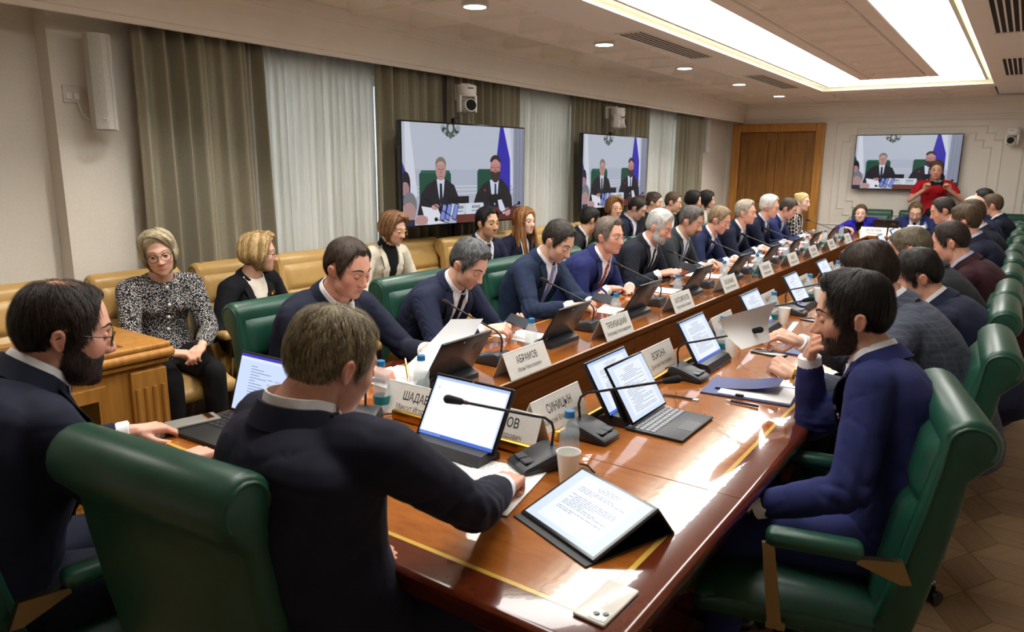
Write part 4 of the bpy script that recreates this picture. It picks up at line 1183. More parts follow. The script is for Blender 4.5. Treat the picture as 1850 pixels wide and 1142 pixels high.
FINGERS = {'flat': ((12, 10, 8), 0), 'relaxed': ((28, 34, 22), .25), 'fist': ((72, 85, 55), .8), 'hold': ((42, 48, 30), .7), 'pinch': ((50, 40, 25), .9), 'clasp': ((38, 62, 35), .5)}
def hand(mb, W, d, n, side, pose, sc=1.0):
    """palm, four unequal fingers, thumb off the side of the palm. d finger direction, n palm normal"""
    d = Vector(d).normalized(); n = Vector(n); n = (n - d * n.dot(d)).normalized(); l = n.cross(d); W = Vector(W)
    t = -l if side > 0 else l                      # thumb side
    (c1, c2, c3), th = FINGERS[pose]
    off = [.030, .010, -.010, -.028]; seg = [(.042, .025, .020), (.046, .029, .021), (.042, .027, .020), (.033, .021, .018)]; kn = [.086, .090, .085, .076]
    mb.cap(W - d * .01, W + d * .045, .024 * sc, .022 * sc, 8)
    for o, s3, k in zip(off, seg, kn):
        b = W + t * o * sc + d * k * sc - n * .004
        mb.cap(W + t * o * .75 * sc + d * .02, b, .0145 * sc, .0118 * sc, 8)
        mb.cap(W + t * o * .75 * sc + d * .02 + n * .006, b + n * .006, .013 * sc, .010 * sc, 8)
        a = 0; p = b; rr = .0098 * sc
        for L, c in zip(s3, (c1, c2, c3)):
            a += R(c + o * 60); v = d * math.cos(a) + n * math.sin(a) + t * o * .6
            q = p + v.normalized() * L * sc; mb.cap(p, q, rr, rr * .92, 8); p = q; rr *= .92
    b = W + d * .022 * sc + t * .026 * sc + n * .008
    v = (d * (.75 - .2 * th) + t * (.75 - .35 * th) + n * (.25 + .5 * th)).normalized(); q = b + v * .042 * sc; mb.cap(b, q, .0145 * sc, .0115 * sc, 8)
    v = (d * .9 + t * (.25 - .55 * th) + n * (.25 + .2 * th)).normalized(); p = q + v * .032 * sc; mb.cap(q, p, .0112 * sc, .010 * sc, 8)
    v = (d * .95 + t * (.05 - .6 * th) + n * .2).normalized(); mb.cap(p, p + v * .024 * sc, .010 * sc, .0085 * sc, 8)

def person(label, head, facing, pose=None, F=None, hair=('short', '2a2320', '4a3d34'), skin='fair', outfit=None, hands=None, hyaw=0, hpitch=0, hroll=0, group='people', standing=False, detail=1, brow=None, beard=None, glasses=None, eyes='open', lean=None, bulk=1.0, seed=1, shz=0.0, hip=None, twist=0, elbows=None, extras=None):
    """head: world position of the head centre, facing: body direction in degrees from +x"""
    rnd = np.random.RandomState(seed)
    FF = dict(w=1.0, jaw=1.0, fat=.3, chin=0.0, nose=.5, nw=1.0); FF.update(F or {})
    O = outfit or {}; female = O.get('female', False)
    sc = O.get('scale', .93 if female else 1.0)
    fa = R(facing); f = Vector((math.cos(fa), math.sin(fa), 0)); rg = Vector((math.sin(fa), -math.cos(fa), 0))
    H = Vector(head)
    ha = fa + R(hyaw); hf0 = Vector((math.cos(ha), math.sin(ha), 0)); p = R(hpitch)
    hf = hf0 * math.cos(p) - Z * math.sin(p); hu = Z * math.cos(p) + hf0 * math.sin(p); hr = hf.cross(hu)
    if hroll: q = Matrix.Rotation(R(hroll), 3, hf); hu = q @ hu; hr = q @ hr
    hs = sc * FF.get('size', 1.0)
    def HW(x, y, z): return H + (hr * x + hf * y + hu * z) * hs
    HM = np.array([hr, hf, hu])                     # rows
    def toW(P): return np.array(H) + (np.asarray(P) @ HM) * hs
    # spine
    N = H - hu * .080 * sc - hf * .036 * sc - Z * (.062 + shz) * sc - f * .028
    zp = .56 if not standing else .98
    Ls = (.545 if not standing else .52) * sc
    if hip is not None: Pv = Vector(hip)
    else:
        dz = N.z - zp; h = math.sqrt(max(Ls * Ls - dz * dz, .0009)); h = min(h, .36) if lean is None else lean
        Pv = Vector((N.x, N.y, 0)) - f * h; Pv.z = zp
    C1 = N.lerp(Pv, .5) - f * (.085 if not standing else .02)
    def C(s):
        s_ = min(max(s, 0), 1); q = N * (1 - s_) ** 2 + C1 * 2 * s_ * (1 - s_) + Pv * s_ * s_
        if s < 0: q = q + (N - C1).normalized() * (-s) * .5
        if s > 1: q = q + (Pv - C1).normalized() * (s - 1) * .5
        return q
    def frame(s):
        e = .02; T = (C(min(s, 1) + e) - C(max(s, 0) - e)).normalized()
        a = R(twist) * (1 - min(max(s, 0), 1)); rr = rg * math.cos(a) + f * math.sin(a)
        rr = (rr - T * rr.dot(T)).normalized(); Fv = T.cross(rr); 
        if Fv.dot(f) < 0: Fv = -Fv
        return rr, Fv, T
    bw = bulk * sc
    S_ = [-.06, 0, .035, .08, .14, .22, .32, .45, .60, .80, 1.0, 1.12]
    A_ = [.064, .084, .128, .180, .206, .210, .202, .190, .182, .186, .190, .165]
    B_ = [.060, .072, .088, .102, .116, .128, .134, .134, .134, .140, .142, .12]
    if female:
        A_ = [.050, .066, .100, .145, .178, .182, .174, .160, .152, .172, .192, .168]; B_ = [.050, .062, .076, .090, .108, .128, .136, .124, .116, .128, .142, .12]
    A_ = [a * (bw if i > 2 else sc) for i, a in enumerate(A_)]; B_ = [b * ((bw + (bw - sc) * (1.2 if i > 5 else .3)) if i > 2 else sc) for i, b in enumerate(B_)]
    def TP(u, s, off=0.0, back=False):
        a = np.interp(s, S_, A_); b = np.interp(s, S_, B_); rr, Fv, T = frame(s); k = min(abs(u / a), .999)
        return C(s) + rr * u + Fv * ((b * (1 - k ** 2.4) ** (1 / 2.4) + off) * (-1 if back else 1))
    root = thing('person', label, 'person', (Pv.x, Pv.y, 0), 0, group)
    base = Vector((Pv.x, Pv.y, 0)); nb = np.array(base)
    def part(name, mb, mats, smooth=60, parent=None):
        mb.v = [(a - base.x, b - base.y, c) for a, b, c in mb.v]
        return mb.build(name, mats, parent or root, smooth)
    # ---- arms
    reach = [.30 * sc, .265 * sc]
    hd = hands or {}
    arms = []
    for side in (1, -1):                           # 1 = right
        rr, Fv, T = frame(.14)
        S = C(.135) + rr * side * (.178 * bw) + Fv * .012
        h_ = hd.get('R' if side > 0 else 'L')
        if h_ is None:
            W = C(.75) + f * .30 + rg * side * .14; W.z = max(W.z, .62) if not standing else .85; h_ = dict(at=tuple(W), d=tuple(f * .9 - rg * side * .35), n=(0, 0, -1), pose='relaxed')
        S = S + Vector(h_.get('shift', (0, 0, 0))); W = Vector(h_['at']); v = W - S; D = v.length; Lm = sum(reach)
        u1, u2 = reach
        if D > Lm * .985:
            ex = D / (Lm * .985)
            if ex > 1.12:
                S = S + v.normalized() * min((D - Lm * .985 * 1.12), .09); v = W - S; D = v.length; ex = max(1, D / (Lm * .985))
            u1 *= ex; u2 *= ex
        D = max(D, abs(u1 - u2) + .02); vd = v.normalized()
        hint = Vector((elbows or {}).get('R' if side > 0 else 'L', tuple(-Z * 1.0 + rg * side * .75 - f * .25)))
        hint = (hint - vd * hint.dot(vd)).normalized()
        ca = (u1 * u1 + D * D - u2 * u2) / (2 * u1 * D); ca = min(1, max(-1, ca))
        E_ = S + vd * u1 * ca + hint * u1 * math.sqrt(1 - ca * ca)
        arms.append((side, S, E_, W, h_))
    # ---- body: one continuous skin
    r = solve_head(FF); hp_ = DIRS * r[..., None]
    body = MB()
    body.add([Vector(v) for v in toW(hp_.reshape(-1, 3))], GF)
    body.cap(HW(0, -.022, -.045), N + Z * .0 + f * .0, .056 * sc * (1 + .14 * FF['fat']), .062 * sc * (1 + .12 * FF['fat']), 14)
    for s in (-1, 1):                               # ears
        path = [(.070, .002, -.028), (.076, .001, -.012), (.080, .001, .006), (.083, -.009, .016), (.084, -.020, .011), (.082, -.022, -.006), (.077, -.014, -.024), (.072, -.004, -.032)]
        ww = FF['w']
        for a, b in zip(path, path[1:]): body.cap(HW(s * a[0] * ww, a[1] - .012, a[2] - .006), HW(s * b[0] * ww, b[1] - .012, b[2] - .006), .0048 * hs, .0048 * hs, 6)
        body.ell(HW(s * .076 * ww, -.020, -.008), (.007, .014, .022), 8, 6, None, Matrix((hr, hf, hu)).transposed())
    # slim core under the clothes
    body.chain([(C(-.02), .055 * sc), (C(.2), .07 * sc), (C(.6), .07 * sc), (C(1.0), .07 * sc)], 10)
    for side, S, E_, W, h_ in arms:
        body.chain([(C(.12), .05 * sc), (S, .042 * sc), (E_, .034 * sc), (W - (W - E_).normalized() * .03, .027 * sc), (W, .0235 * sc)], 9)
        hand(body, W, h_['d'], h_['n'], side, h_.get('pose', 'relaxed'), sc * (1.0 if not female else .95))
    legs = []
    for s in (-1, 1):
        hj = Pv + rg * s * .09 * sc
        if standing: kn = hj + f * .02 - Z * .44; an = kn - Z * .44 - f * .02
        else:
            ko = O.get('knees', 0.0)
            kn = hj + f * .40 * sc + rg * s * (.05 + ko) ; kn.z = .52
            an = kn + f * O.get('feet', .04); an.z = .09
        an.z = max(an.z, .085); legs.append((hj, kn, an))
        body.chain([(Pv, .06), (hj, .06), (kn, .045), (an, .035)], 8)
        body.cap(an, an + f * .12 - Z * .035, .032, .025, 8)
    vox = {0: .0040, 1: .0050, 2: .0068, 3: .0088}[detail]
    ratio = {0: .25, 1: .25, 2: .26, 3: .36}[detail]
    st = FF.get('stubble', 1.0 if (beard and beard[2] == 'full') else 0.0)
    def done_body(me):
        n = len(me.vertices); co = np.empty(n * 3, dtype=np.float32); me.vertices.foreach_get('co', co); co = co.reshape(-1, 3)
        L = ((co - np.array(H)) @ HM.T) / hs; x = np.abs(L[:, 0]); y = L[:, 1]; z = L[:, 2]
        hd_ = np.linalg.norm(L, axis=1) < .16
        tone = np.ones((n, 4), dtype=np.float32)
        lip = hd_ * np.exp(-((x / .021) ** 4 + ((z + .0715) / (.0105 if female else .008)) ** 4)) * (y > .06)
        ck = hd_ * np.exp(-(((x - .042) / .024) ** 2 + ((z + .03) / .022) ** 2)) * (y > .02) + hd_ * np.exp(-((x / .014) ** 2 + ((z + .036) / .014) ** 2)) * (y > .085) + hd_ * (x > .077)
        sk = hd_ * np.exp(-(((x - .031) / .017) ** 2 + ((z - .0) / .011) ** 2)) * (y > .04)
        red = np.array(O.get('lipstick', (.72, .50, .50)))
        for c in range(3):
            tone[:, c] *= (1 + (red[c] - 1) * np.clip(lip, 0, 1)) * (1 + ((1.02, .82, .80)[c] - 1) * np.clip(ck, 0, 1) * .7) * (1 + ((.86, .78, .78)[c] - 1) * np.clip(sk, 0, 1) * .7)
        if st:
            b = hd_ * sst(-.040, -.058, z) * (y > -.01) * sst(.078, .060, x) * (1 - np.clip(lip * 1.5, 0, 1))
            for c in range(3): tone[:, c] *= 1 + ((.62, .62, .66)[c] - 1) * b * st
        hnd = np.zeros(n)
        for side, S, E_, W, h_ in arms: hnd = np.maximum(hnd, np.exp(-(np.linalg.norm(co - np.array(W + Vector(h_['d']).normalized() * .13), axis=1) / .06) ** 2))
        for c in range(3): tone[:, c] *= 1 + ((1.0, .88, .86)[c] - 1) * hnd
        at = me.attributes.new('tone', 'FLOAT_COLOR', 'POINT'); at.data.foreach_set('color', tone.ravel())
        co -= nb.astype(np.float32); me.vertices.foreach_set('co', co.ravel()); me.polygons.foreach_set('use_smooth', np.ones(len(me.polygons), dtype=bool))
        me.materials.append(SKIN[skin]); me.name = 'body'; me.update()
        link('body', me, root)
    job(body, vox, done_body, 2, ratio)
    # ---- jacket: torso and sleeves as one skin
    jm = O.get('jacket', cloth('1b2038')); jk = MB()
    ns = 26; ss = [S_[0] + .07 + (S_[-1] - S_[0] - .07) * k / (ns - 1) for k in range(ns)]
    vs = []
    for s in ss:
        a = np.interp(s, S_, A_); b = np.interp(s, S_, B_); rr, Fv, T = frame(s); c = C(s)
        for k in range(28):
            t_ = 2 * math.pi * k / 28; cx, cy = math.cos(t_), math.sin(t_)
            e = 2 / 2.4; vs.append(c + rr * a * math.copysign(abs(cx) ** e, cx) + Fv * b * math.copysign(abs(cy) ** e, cy))
    fs = [(i * 28 + k, i * 28 + (k + 1) % 28, (i + 1) * 28 + (k + 1) % 28, (i + 1) * 28 + k) for i in range(ns - 1) for k in range(28)]
    fs += [tuple(range(27, -1, -1)), tuple((ns - 1) * 28 + k for k in range(28))]
    jk.add(vs, fs)
    if female and not O.get('flat'):
        for s in (-1, 1): jk.ell(TP(s * .075 * sc, .30, -.035), (.062 * sc, .062 * sc, .062 * sc), 12, 8)
    slr = O.get('sleeve', 1.0) * sc
    shortsl = O.get('short_sleeve', False)
    for side, S, E_, W, h_ in arms:
        fd = (W - E_).normalized(); rr, Fv, T = frame(.14); ud = (E_ - S).normalized()
        S0 = S.lerp(C(.12), .35)
        if shortsl:
            jk.chain([(S0, .070 * slr), (S, .066 * slr), (S + ud * .16, .062 * slr)], 12); continue
        if side in O.get('noarm', ()): continue
        jk.chain([(S0, .078 * slr), (S, .071 * slr), (S.lerp(E_, .5), .062 * slr), (E_, .055 * slr), (E_.lerp(W, .55), .050 * slr), (W - fd * .054, .043 * slr)], 14)
    seedv = Vector((seed * 3.1, seed * 1.7, 0)); arms_np = [(np.array(E_), np.array((W - E_).normalized()), np.array(S)) for _, S, E_, W, _ in arms]
    amp = O.get('wrinkle', .0075)
    def done_jacket(me):
        n = len(me.vertices); co = np.empty(n * 3, dtype=np.float32); me.vertices.foreach_get('co', co); co = co.reshape(-1, 3)
        no = np.empty(n * 3, dtype=np.float32); me.vertices.foreach_get('normal', no); no = no.reshape(-1, 3)
        dsp = np.zeros(n)
        for i in range(n):
            v = Vector(co[i]) + seedv
            a = noise.noise(Vector((v.x * 9, v.y * 9, v.z * 14))); b = noise.noise(Vector((v.x * 5 + 9, v.y * 5, v.z * 7)))
            dsp[i] = -max(0, 1 - abs(a) * 4.5) * .9 + .15 + b * 1.1
        # keep folds small on the chest panel, larger towards the elbows
        wgt = np.full(n, .45)
        for E0, fd, S0 in arms_np:
            de = np.linalg.norm(co - E0, axis=1); wgt = np.maximum(wgt, 1.25 * np.exp(-(de / .13) ** 2)); t_ = (co - E0) @ fd
            dsp += np.exp(-(de / .10) ** 2) * np.sin(t_ * 150 + co[:, 2] * 60) * .45
        co += no * (dsp * wgt * amp)[:, None]
        co -= nb.astype(np.float32); me.vertices.foreach_set('co', co.ravel()); me.polygons.foreach_set('use_smooth', np.ones(len(me.polygons), dtype=bool))
        me.materials.append(jm); me.name = 'jacket'; me.update()
        link(O.get('top_name', 'jacket'), me, root)
    job(jk, {0: .0075, 1: .0090, 2: .012, 3: .015}[detail], done_jacket, 4, .6)
    # ---- trousers and shoes
    tr = MB()
    for s, (hj, kn, an) in zip((-1, 1), legs):
        tr.chain([(Pv, .12 * bw), (hj, .098 * bw), (hj.lerp(kn, .5), .086 * bw), (kn, .068 * bw), (kn.lerp(an, .5), .062), (an + Z * .03, .054)], 12)
    def done_tr(me):
        co = np.empty(len(me.vertices) * 3, dtype=np.float32); me.vertices.foreach_get('co', co); co = co.reshape(-1, 3) - nb.astype(np.float32)
        me.vertices.foreach_set('co', co.ravel()); me.polygons.foreach_set('use_smooth', np.ones(len(me.polygons), dtype=bool)); me.materials.append(O.get('trousers', TROUS)); me.name = 'trousers'; me.update()
        link(O.get('bottom_name', 'trousers'), me, root)
    if O.get('skirt'):
        q = MB(); q.chain([(Pv, .16), (Pv - Z * .25, .17), (Pv - Z * .45, .16)], 16); job(q, .014, done_tr, 3)
    else: job(tr, .017, done_tr, 3, .5)
    for hj, kn, an in legs:
        q = MB(); c = an + f * .07; c.z = .045; q.ell((c.x, c.y, .045), (.14, .048, .045), 14, 8, None, Matrix.Rotation(fa, 3, 'Z')); part('shoe', q, SHOE)
    # ---- neckwear and jacket front
    nrad = .063 * sc * (1 + .13 * FF['fat'])
    kind = O.get('kind', 'suit'); shirt = O.get('shirt', SHIRT)
    def ringband(name, rad, z0, z1, mat, gap, th=.004, drop=.0, flare=.0):
        q = MB(); n = 26
        rr, Fv, T = frame(0.0); upv = -T
        def P(i, j):
            a = R(gap + (360 - 2 * gap) * i / (n - 1)); k = [(0, 0), (0, 1), (1, 1), (1, 0)][j]
            fr = math.cos(a)                            # 1 at the front
            zz = (z1 if k[1] else z0) - drop * max(0, fr) ** 1.5
            ra = rad + flare * (1 - k[1]) + (th if k[0] else 0)
            return C(0) + rr * math.sin(a) * ra + Fv * fr * ra * 1.02 + upv * zz
        q.grid(lambda i, j: P(i, j), n, 4, None, True)
        return part(name, q, mat, 60)
    if kind in ('suit', 'open'):
        ringband('shirt_collar', nrad + .0025, -.004, .044, shirt, 12 if kind == 'suit' else 28, .004, .024, .008)
        for s in (-1, 1):
            q = MB(); tri = [(s * .010 * sc, -.035), (s * .058 * sc, -.03), (s * .050 * sc, .075)]
            q.grid(lambda i, j: TP((tri[0][0] * (1 - i / 6) + tri[2][0] * i / 6) * (1 - j / 4) + (tri[1][0] * (1 - i / 6) + tri[2][0] * i / 6) * j / 4, (tri[0][1] * (1 - i / 6) + tri[2][1] * i / 6) * (1 - j / 4) + (tri[1][1] * (1 - i / 6) + tri[2][1] * i / 6) * j / 4, .0135), 7, 5)
            part('collar_point', q, shirt, 60)
        ringband('jacket_collar', nrad + .011, -.022, .026, jm, 58, .007, .03, .018)
    if kind == 'women': ringband('jacket_collar', .066 * sc, -.02, .016, jm, 46, .006, .02, .02)
    if kind == 'turtle': ringband('turtleneck_collar', .053 * sc, -.02, .055, shirt, 0, .006, .012, .012)
    vlen = O.get('v', .62); vw = O.get('vw', .062) * sc
    if kind in ('suit', 'open', 'women', 'turtle'):
        def vhalf(s): return vw * max(0, 1 - (max(s, 0) / vlen)) ** .9 + .004
        q = MB(); q.grid(lambda i, j: TP((j / 8 - .5) * 2 * (vhalf(-.02 + (vlen + .02) * i / 16) + .008), -.02 + (vlen + .02) * i / 16, .0055), 17, 9)
        part('shirt', q, shirt, 80)
        for s in (-1, 1):
            def LP(i, j):
                v = i / 22; sS = -.03 + (vlen + .05) * v; inn = vhalf(sS) - .002
                notch = .30
                wd = np.interp(v, [0, .10, notch - .02, notch, notch + .06, .55, .85, 1], [.034, .050, .056, .036, .072, .058, .026, .008]) * sc * O.get('lapel', 1.0)
                u = inn + wd * (0, .04, .5, 1.0, .985)[j]
                return TP(s * u, sS, [.004, .013, .0195, .0235, .0185][j] + (.004 if 0 < j and v < notch else 0))
            q = MB(); q.grid(LP if s > 0 else (lambda i, j: LP(i, 4 - j)), 23, 5); lp_ = part('lapel', q, jm, 35)
            q = MB(); q.tube([LP(i, 3) for i in range(23)], .0022, 5); part('lapel_edge', q, MAT['lapshade'], 60, lp_)  # thin dark tube paints a shadow line along the lapel's outer edge
    if O.get('tie'):
        q = MB()
        q.grid(lambda i, j: TP((j / 4 - .5) * 2 * np.interp(i / 18, [0, .07, .12, 1], [.022, .018, .017, .042]) * sc, -.03 + (vlen + .025) * i / 18, [.007, .0125, .014, .0125, .007][j] + (.009 if i < 2 else 0)), 19, 5)
        part('tie', q, O['tie'], 60)
    if O.get('pin'):
        c = TP(-.098 * sc, .26, .013); rr, Fv, T = frame(.26); q = MB(); pm = [plain('pin_white', 'e9e6e0', .3), plain('pin_blue', '3a3f7a', .3), plain('pin_red', 'a8322e', .3)] if 'pin_white' not in bpy.data.materials else [bpy.data.materials[k] for k in ('pin_white', 'pin_blue', 'pin_red')]
        for k in range(3):
            q.mi = k; q.box((0, 0, 0), (.022, .003, .0055), Matrix.Translation(c - T * (-.0055 * (k - 1))) @ Matrix((rr, Fv, -T)).transposed().to_4x4())
        part('lapel_pin', q, pm, None)
    if O.get('pocket'):
        c = TP(-.10 * sc, .33, .010); rr, Fv, T = frame(.33); q = MB(); q.prism([(-.03, 0), (.03, 0), (.026, .022), (.0, .034), (-.02, .022)], .004, 'y', Matrix.Translation(c) @ Matrix((rr, Fv, -T)).transposed().to_4x4()); part('pocket_square', q, SHIRT, None)
    if O.get('buttons'):
        for k in range(O.get('nbut', 4)):
            q = MB(); q.ell(TP(0, .04 + .19 * k, .009), (.009, .009, .009), 10, 6)
            part("pearl_button", q, plain('pearl', 'e9e3d6', .2) if 'pearl' not in bpy.data.materials else bpy.data.materials['pearl'], 60)
    if O.get('brooch'):
        c = TP(-.085 * sc, .20, .016); rr, Fv, T = frame(.2); q = MB()
        for k in range(10):
            a = R(36 * k); q.cap(c, c + (rr * math.cos(a) + T * math.sin(a)) * (.034 if k % 2 else .024), .0035, .0015, 6)
        q.ell(c + Fv * .004, (.009, .009, .009), 8, 6); part('brooch', q, MAT['gold'], 60)
    if not shortsl:
        for side, S, E_, W, h_ in arms:
            if kind in ('suit', 'open') and O.get('cuffs', True):
                fd = (W - E_).normalized(); q = MB(); q.tube([W - fd * .055, W - fd * .008, W - fd * .006, W - fd * .03], [.0385 * slr, .0372 * slr, .034 * slr, .033 * slr], 16); part('shirt_cuff', q, shirt, 60)
            if h_.get('watch'):
                fd = (W - E_).normalized(); q = MB(); q.tube([W - fd * .010, W + fd * .006], .031 * slr, 14); wp = part('watch_strap', q, MAT['gold'] if h_['watch'] == 'gold' else MAT['black'], 60)
            if h_.get('ring'):
                pass
    # ---- eyes, brows
    for s in (-1, 1):
        ec = (s * .0315, .0722, .001); er = .0122
        gz = R(-34) if eyes == 'down' else (R(-12) if eyes == 'low' else 0.0)
        gy = R(O.get('gaze', 0))
        q = MB(); nlat, nlon = 12, 14; gd = Vector((math.sin(gy), math.cos(gz) * math.cos(gy), math.sin(gz))).normalized(); M3 = gd.to_track_quat('Y', 'Z').to_matrix()
        vs = []; 
        for i in range(nlat + 1):
            t_ = math.pi * i / nlat
            for k in range(nlon):
                a = 2 * math.pi * k / nlon; vv = M3 @ Vector((math.sin(t_) * math.cos(a), math.cos(t_), math.sin(t_) * math.sin(a))) * er
                vs.append(HW(ec[0] + vv.x, ec[1] + vv.y, ec[2] + vv.z))
        n0 = len(q.v); q.v.extend([tuple(v) for v in vs])
        for i in range(nlat):
            for k in range(nlon):
                q.f.append((i * nlon + k, i * nlon + (k + 1) % nlon, (i + 1) * nlon + (k + 1) % nlon, (i + 1) * nlon + k)); q.m.append(2 if i < 1 else (1 if i < 2 else 0))
        part('eyeball', q, [EYE[0], EYE[O.get('iris', 1)], EYE[2]], 60)
        up0, lo0 = {'open': (20, -24), 'low': (4, -28), 'down': (-24, -33), 'shut': (-30, -34)}[eyes]
        q = MB()
        for a0, a1 in ((up0, 105), (-105, lo0)):
            def LPt(i, j):
                e_ = R(a0 + (a1 - a0) * i / 7); b_ = R(-88 + 176 * j / 12)
                cb = math.cos(b_); rr_ = er + .0014
                return HW(ec[0] + rr_ * math.sin(b_), ec[1] + rr_ * cb * math.cos(e_), ec[2] + rr_ * (cb * math.sin(e_) * .95))
            q.grid(LPt, 8, 13)
        lo_ = part('eyelids', q, SKIN[skin], 60); at = lo_.data.attributes.new('tone', 'FLOAT_COLOR', 'POINT'); at.data.foreach_set('color', [.96, .88, .86, 1] * len(lo_.data.vertices))
        q = MB(); lash = [HW(ec[0] + (er + .002) * math.sin(R(b)), ec[1] + (er + .002) * math.cos(R(b)) * math.cos(R(up0)), ec[2] + (er + .002) * math.cos(R(b)) * math.sin(R(up0))) for b in range(-66, 67, 22)]
        q.tube(lash, .0007 if not female else .0012, 5); part('lashes', q, MAT['ink'], 60)
        # eyebrow on the brow surface
        q = MB(); pts = []
        for k in range(7):
            x = s * (.013 + .036 * k / 6); zt = .0235 + .006 * math.sin(math.pi * min(1, k / 5)) - (.003 if k == 6 else 0)
            dirn = Vector((x, .083 - .028 * (k / 6) ** 2, zt)); th_ = math.acos(dirn.normalized().z); ph_ = math.atan2(dirn.x, dirn.y)
            rad = float(samp(r, np.array([th_]), np.array([ph_]))[0]) + .0006; pts.append(HW(*(dirn.normalized() * rad)))
        q.tube(pts, [x * (.65 if female else 1) for x in (.0030, .0036, .0036, .0034, .0030, .0022, .0010)], 6, None, .55, tuple(hf)); part('eyebrow', q, hair_mat(*(brow or hair[1:3])), 60)
    # ---- hair
    style = hair[0]
    if style != 'none':
        hm = hair_mat(hair[1], hair[2]); hh, tt = hair_field(style, FF, r)
        nzf = np.array([[noise.noise(Vector((DIRS[i, j, 0] * 5 + seed, DIRS[i, j, 1] * 5, DIRS[i, j, 2] * 5))) for j in range(0, NP_)] for i in range(NT_)]) if detail < 2 else 0
        tt = tt * (1 + .25 * nzf)
        rad = r + tt * hh - .005 * (1 - hh); V = (DIRS * rad[..., None]).reshape(-1, 3); hv = hh.ravel()
        keep = (hv[GFA] > .02).any(1); Fc = GFA[keep]
        used = np.unique(Fc); remap = -np.ones(len(V), int); remap[used] = np.arange(len(used)); Vc = V[used]; Fc = remap[Fc]; shd = np.zeros(len(Vc))
        sw = FF.get('part', 0)
        def flow(P):
            cx = np.array([.0 + .03 * sw, -.050, .10]); v = P - cx; v[:, 2] -= .03
            if style in ('bob', 'long', 'wave'): v = v * np.array([.5, .2, 0]) + np.array([0, -.01, -.06]) * sst(.09, .02, P[:, 2])[:, None] + v * .6
            fr = (sst(.02, .08, P[:, 1]) * sst(.05, .08, P[:, 2]))[:, None]
            v = v * (1 - fr) + fr * np.array([.06 * (-sw if sw else .35), -.045, .02])
            if style == 'back': v = np.array([0, -.1, .0]) + v * .15
            return v / (np.linalg.norm(v, axis=1) + 1e-6)[:, None]
        cnt = int({0: 4200, 1: 1700, 2: 480, 3: 240}[detail] * FF.get('dens', 1)); wd = {0: .0013, 1: .0016, 2: .0028, 3: .004}[detail]
        ln = FF.get('len', .035 if style == 'short' else .07)
        V2, F2, s2 = strands(rnd, r, hh, tt, flow, cnt, ln, wd, FF.get('lift', .0025))
        if style in ('long', 'bob', 'wave'):
            # locks run from the parting over the head and hang at the sides and back
            locks = MB(); nl = {0: 110, 1: 80, 2: 50, 3: 36}[detail]; rs_ = r + tt * hh
            for k in range(nl):
                a0_ = 66 if style == 'wave' else 54; a = R(a0_ + (360 - 2 * a0_) * (k + rnd.uniform(-.4, .4)) / (nl - 1)); ad = abs(math.degrees(a) - 180); fr_ = max(0, (ad - 95) / 35)     # 1 beside the face
                zt = -.62 + .25 * fr_ * (1 if style != 'long' else 0) + rnd.uniform(-.10, .10); d0 = Vector((FF.get('part', .6) * .16, .28 - .7 * (1 - ad / 130) , 1)).normalized(); d1 = Vector((math.sin(a), math.cos(a) * .95 - .05, zt)).normalized()
                pth = []; rad_ = []
                for m_ in range(9):
                    t_ = .10 + .90 * m_ / 8; dd = d0.slerp(d1, t_) if d0.angle(d1) > .01 else d1
                    th_ = math.acos(max(-1, min(1, dd.z))); rr_ = float(samp(rs_, np.array([th_]), np.array([math.atan2(dd.x, dd.y)]))[0])
                    rr_ += .002 + .006 * math.sin(math.pi * t_) * rnd.uniform(.3, 1) + (.010 * max(0, t_ - .6) if style == 'wave' else 0)
                    pth.append(HW(*(dd * max(rr_, .088)))); rad_.append((.0035, .006, .0075, .0082, .0085, .0085, .008, .0065, .0025)[m_] * {0: 1, 1: 1.1, 2: 1.35, 3: 1.6}[detail])
                if style == 'long':
                    p0 = pth[-2]; pth = pth[:-1]; rad_ = rad_[:-1]; ln_ = rnd.uniform(.24, .34) * sc
                    for m_ in range(1, 7): pth.append(p0 - Z * ln_ * m_ / 6 + (f * .06 * (m_ / 6) if fr_ > .2 else -f * .01 * m_ / 6) + rg * math.sin(a) * .012 * math.sin(m_ / 2)); rad_.append((.0085, .0085, .008, .0075, .006, .002)[m_ - 1] * 1.3)
                locks.tube(pth, rad_, 6, None, 1.0); lockn = [6 * len(pth)]
            if style == 'wave':
                pt = FF.get('part', .6); sg_ = 1 if pt > 0 else -1
                for k in range(14):
                    v_ = k / 13; d0 = Vector((sg_ * .30, .55 - .35 * v_, .95)).normalized(); d1 = Vector((-sg_ * (.78 + .2 * v_), .62 - .35 * v_, .42 - .75 * v_ * rnd.uniform(.6, 1))).normalized(); pth = []
                    for m_ in range(9):
                        dd = d0.slerp(d1, m_ / 8); th_ = math.acos(max(-1, min(1, dd.z))); rr_ = float(samp(rs_, np.array([th_]), np.array([math.atan2(dd.x, dd.y)]))[0]) + .004 + .006 * math.sin(math.pi * m_ / 8)
                        pth.append(HW(*(dd * rr_)))
                    locks.tube(pth, [.003, .006, .0075, .008, .008, .0075, .007, .005, .002], 6)
        else: locks = None
        Vh = np.concatenate([Vc, V2]); Fh = np.concatenate([Fc, F2 + len(Vc)]); sh = np.concatenate([shd, s2])
        Vw = toW(Vh) - nb
        hobj = link('hair', np_mesh('hair', Vw, Fh, hm, True, {'shade': sh}), root)
        if locks is not None:
            lo_ = part('hair_locks', locks, hm, 60); nv = len(lo_.data.vertices); at = lo_.data.attributes.new('shade', 'FLOAT', 'POINT')
            sv = np.repeat(rnd.uniform(-.45, .4, nv // lockn[0] + 1), lockn[0])[:nv]; at.data.foreach_set('value', sv.astype(np.float32))
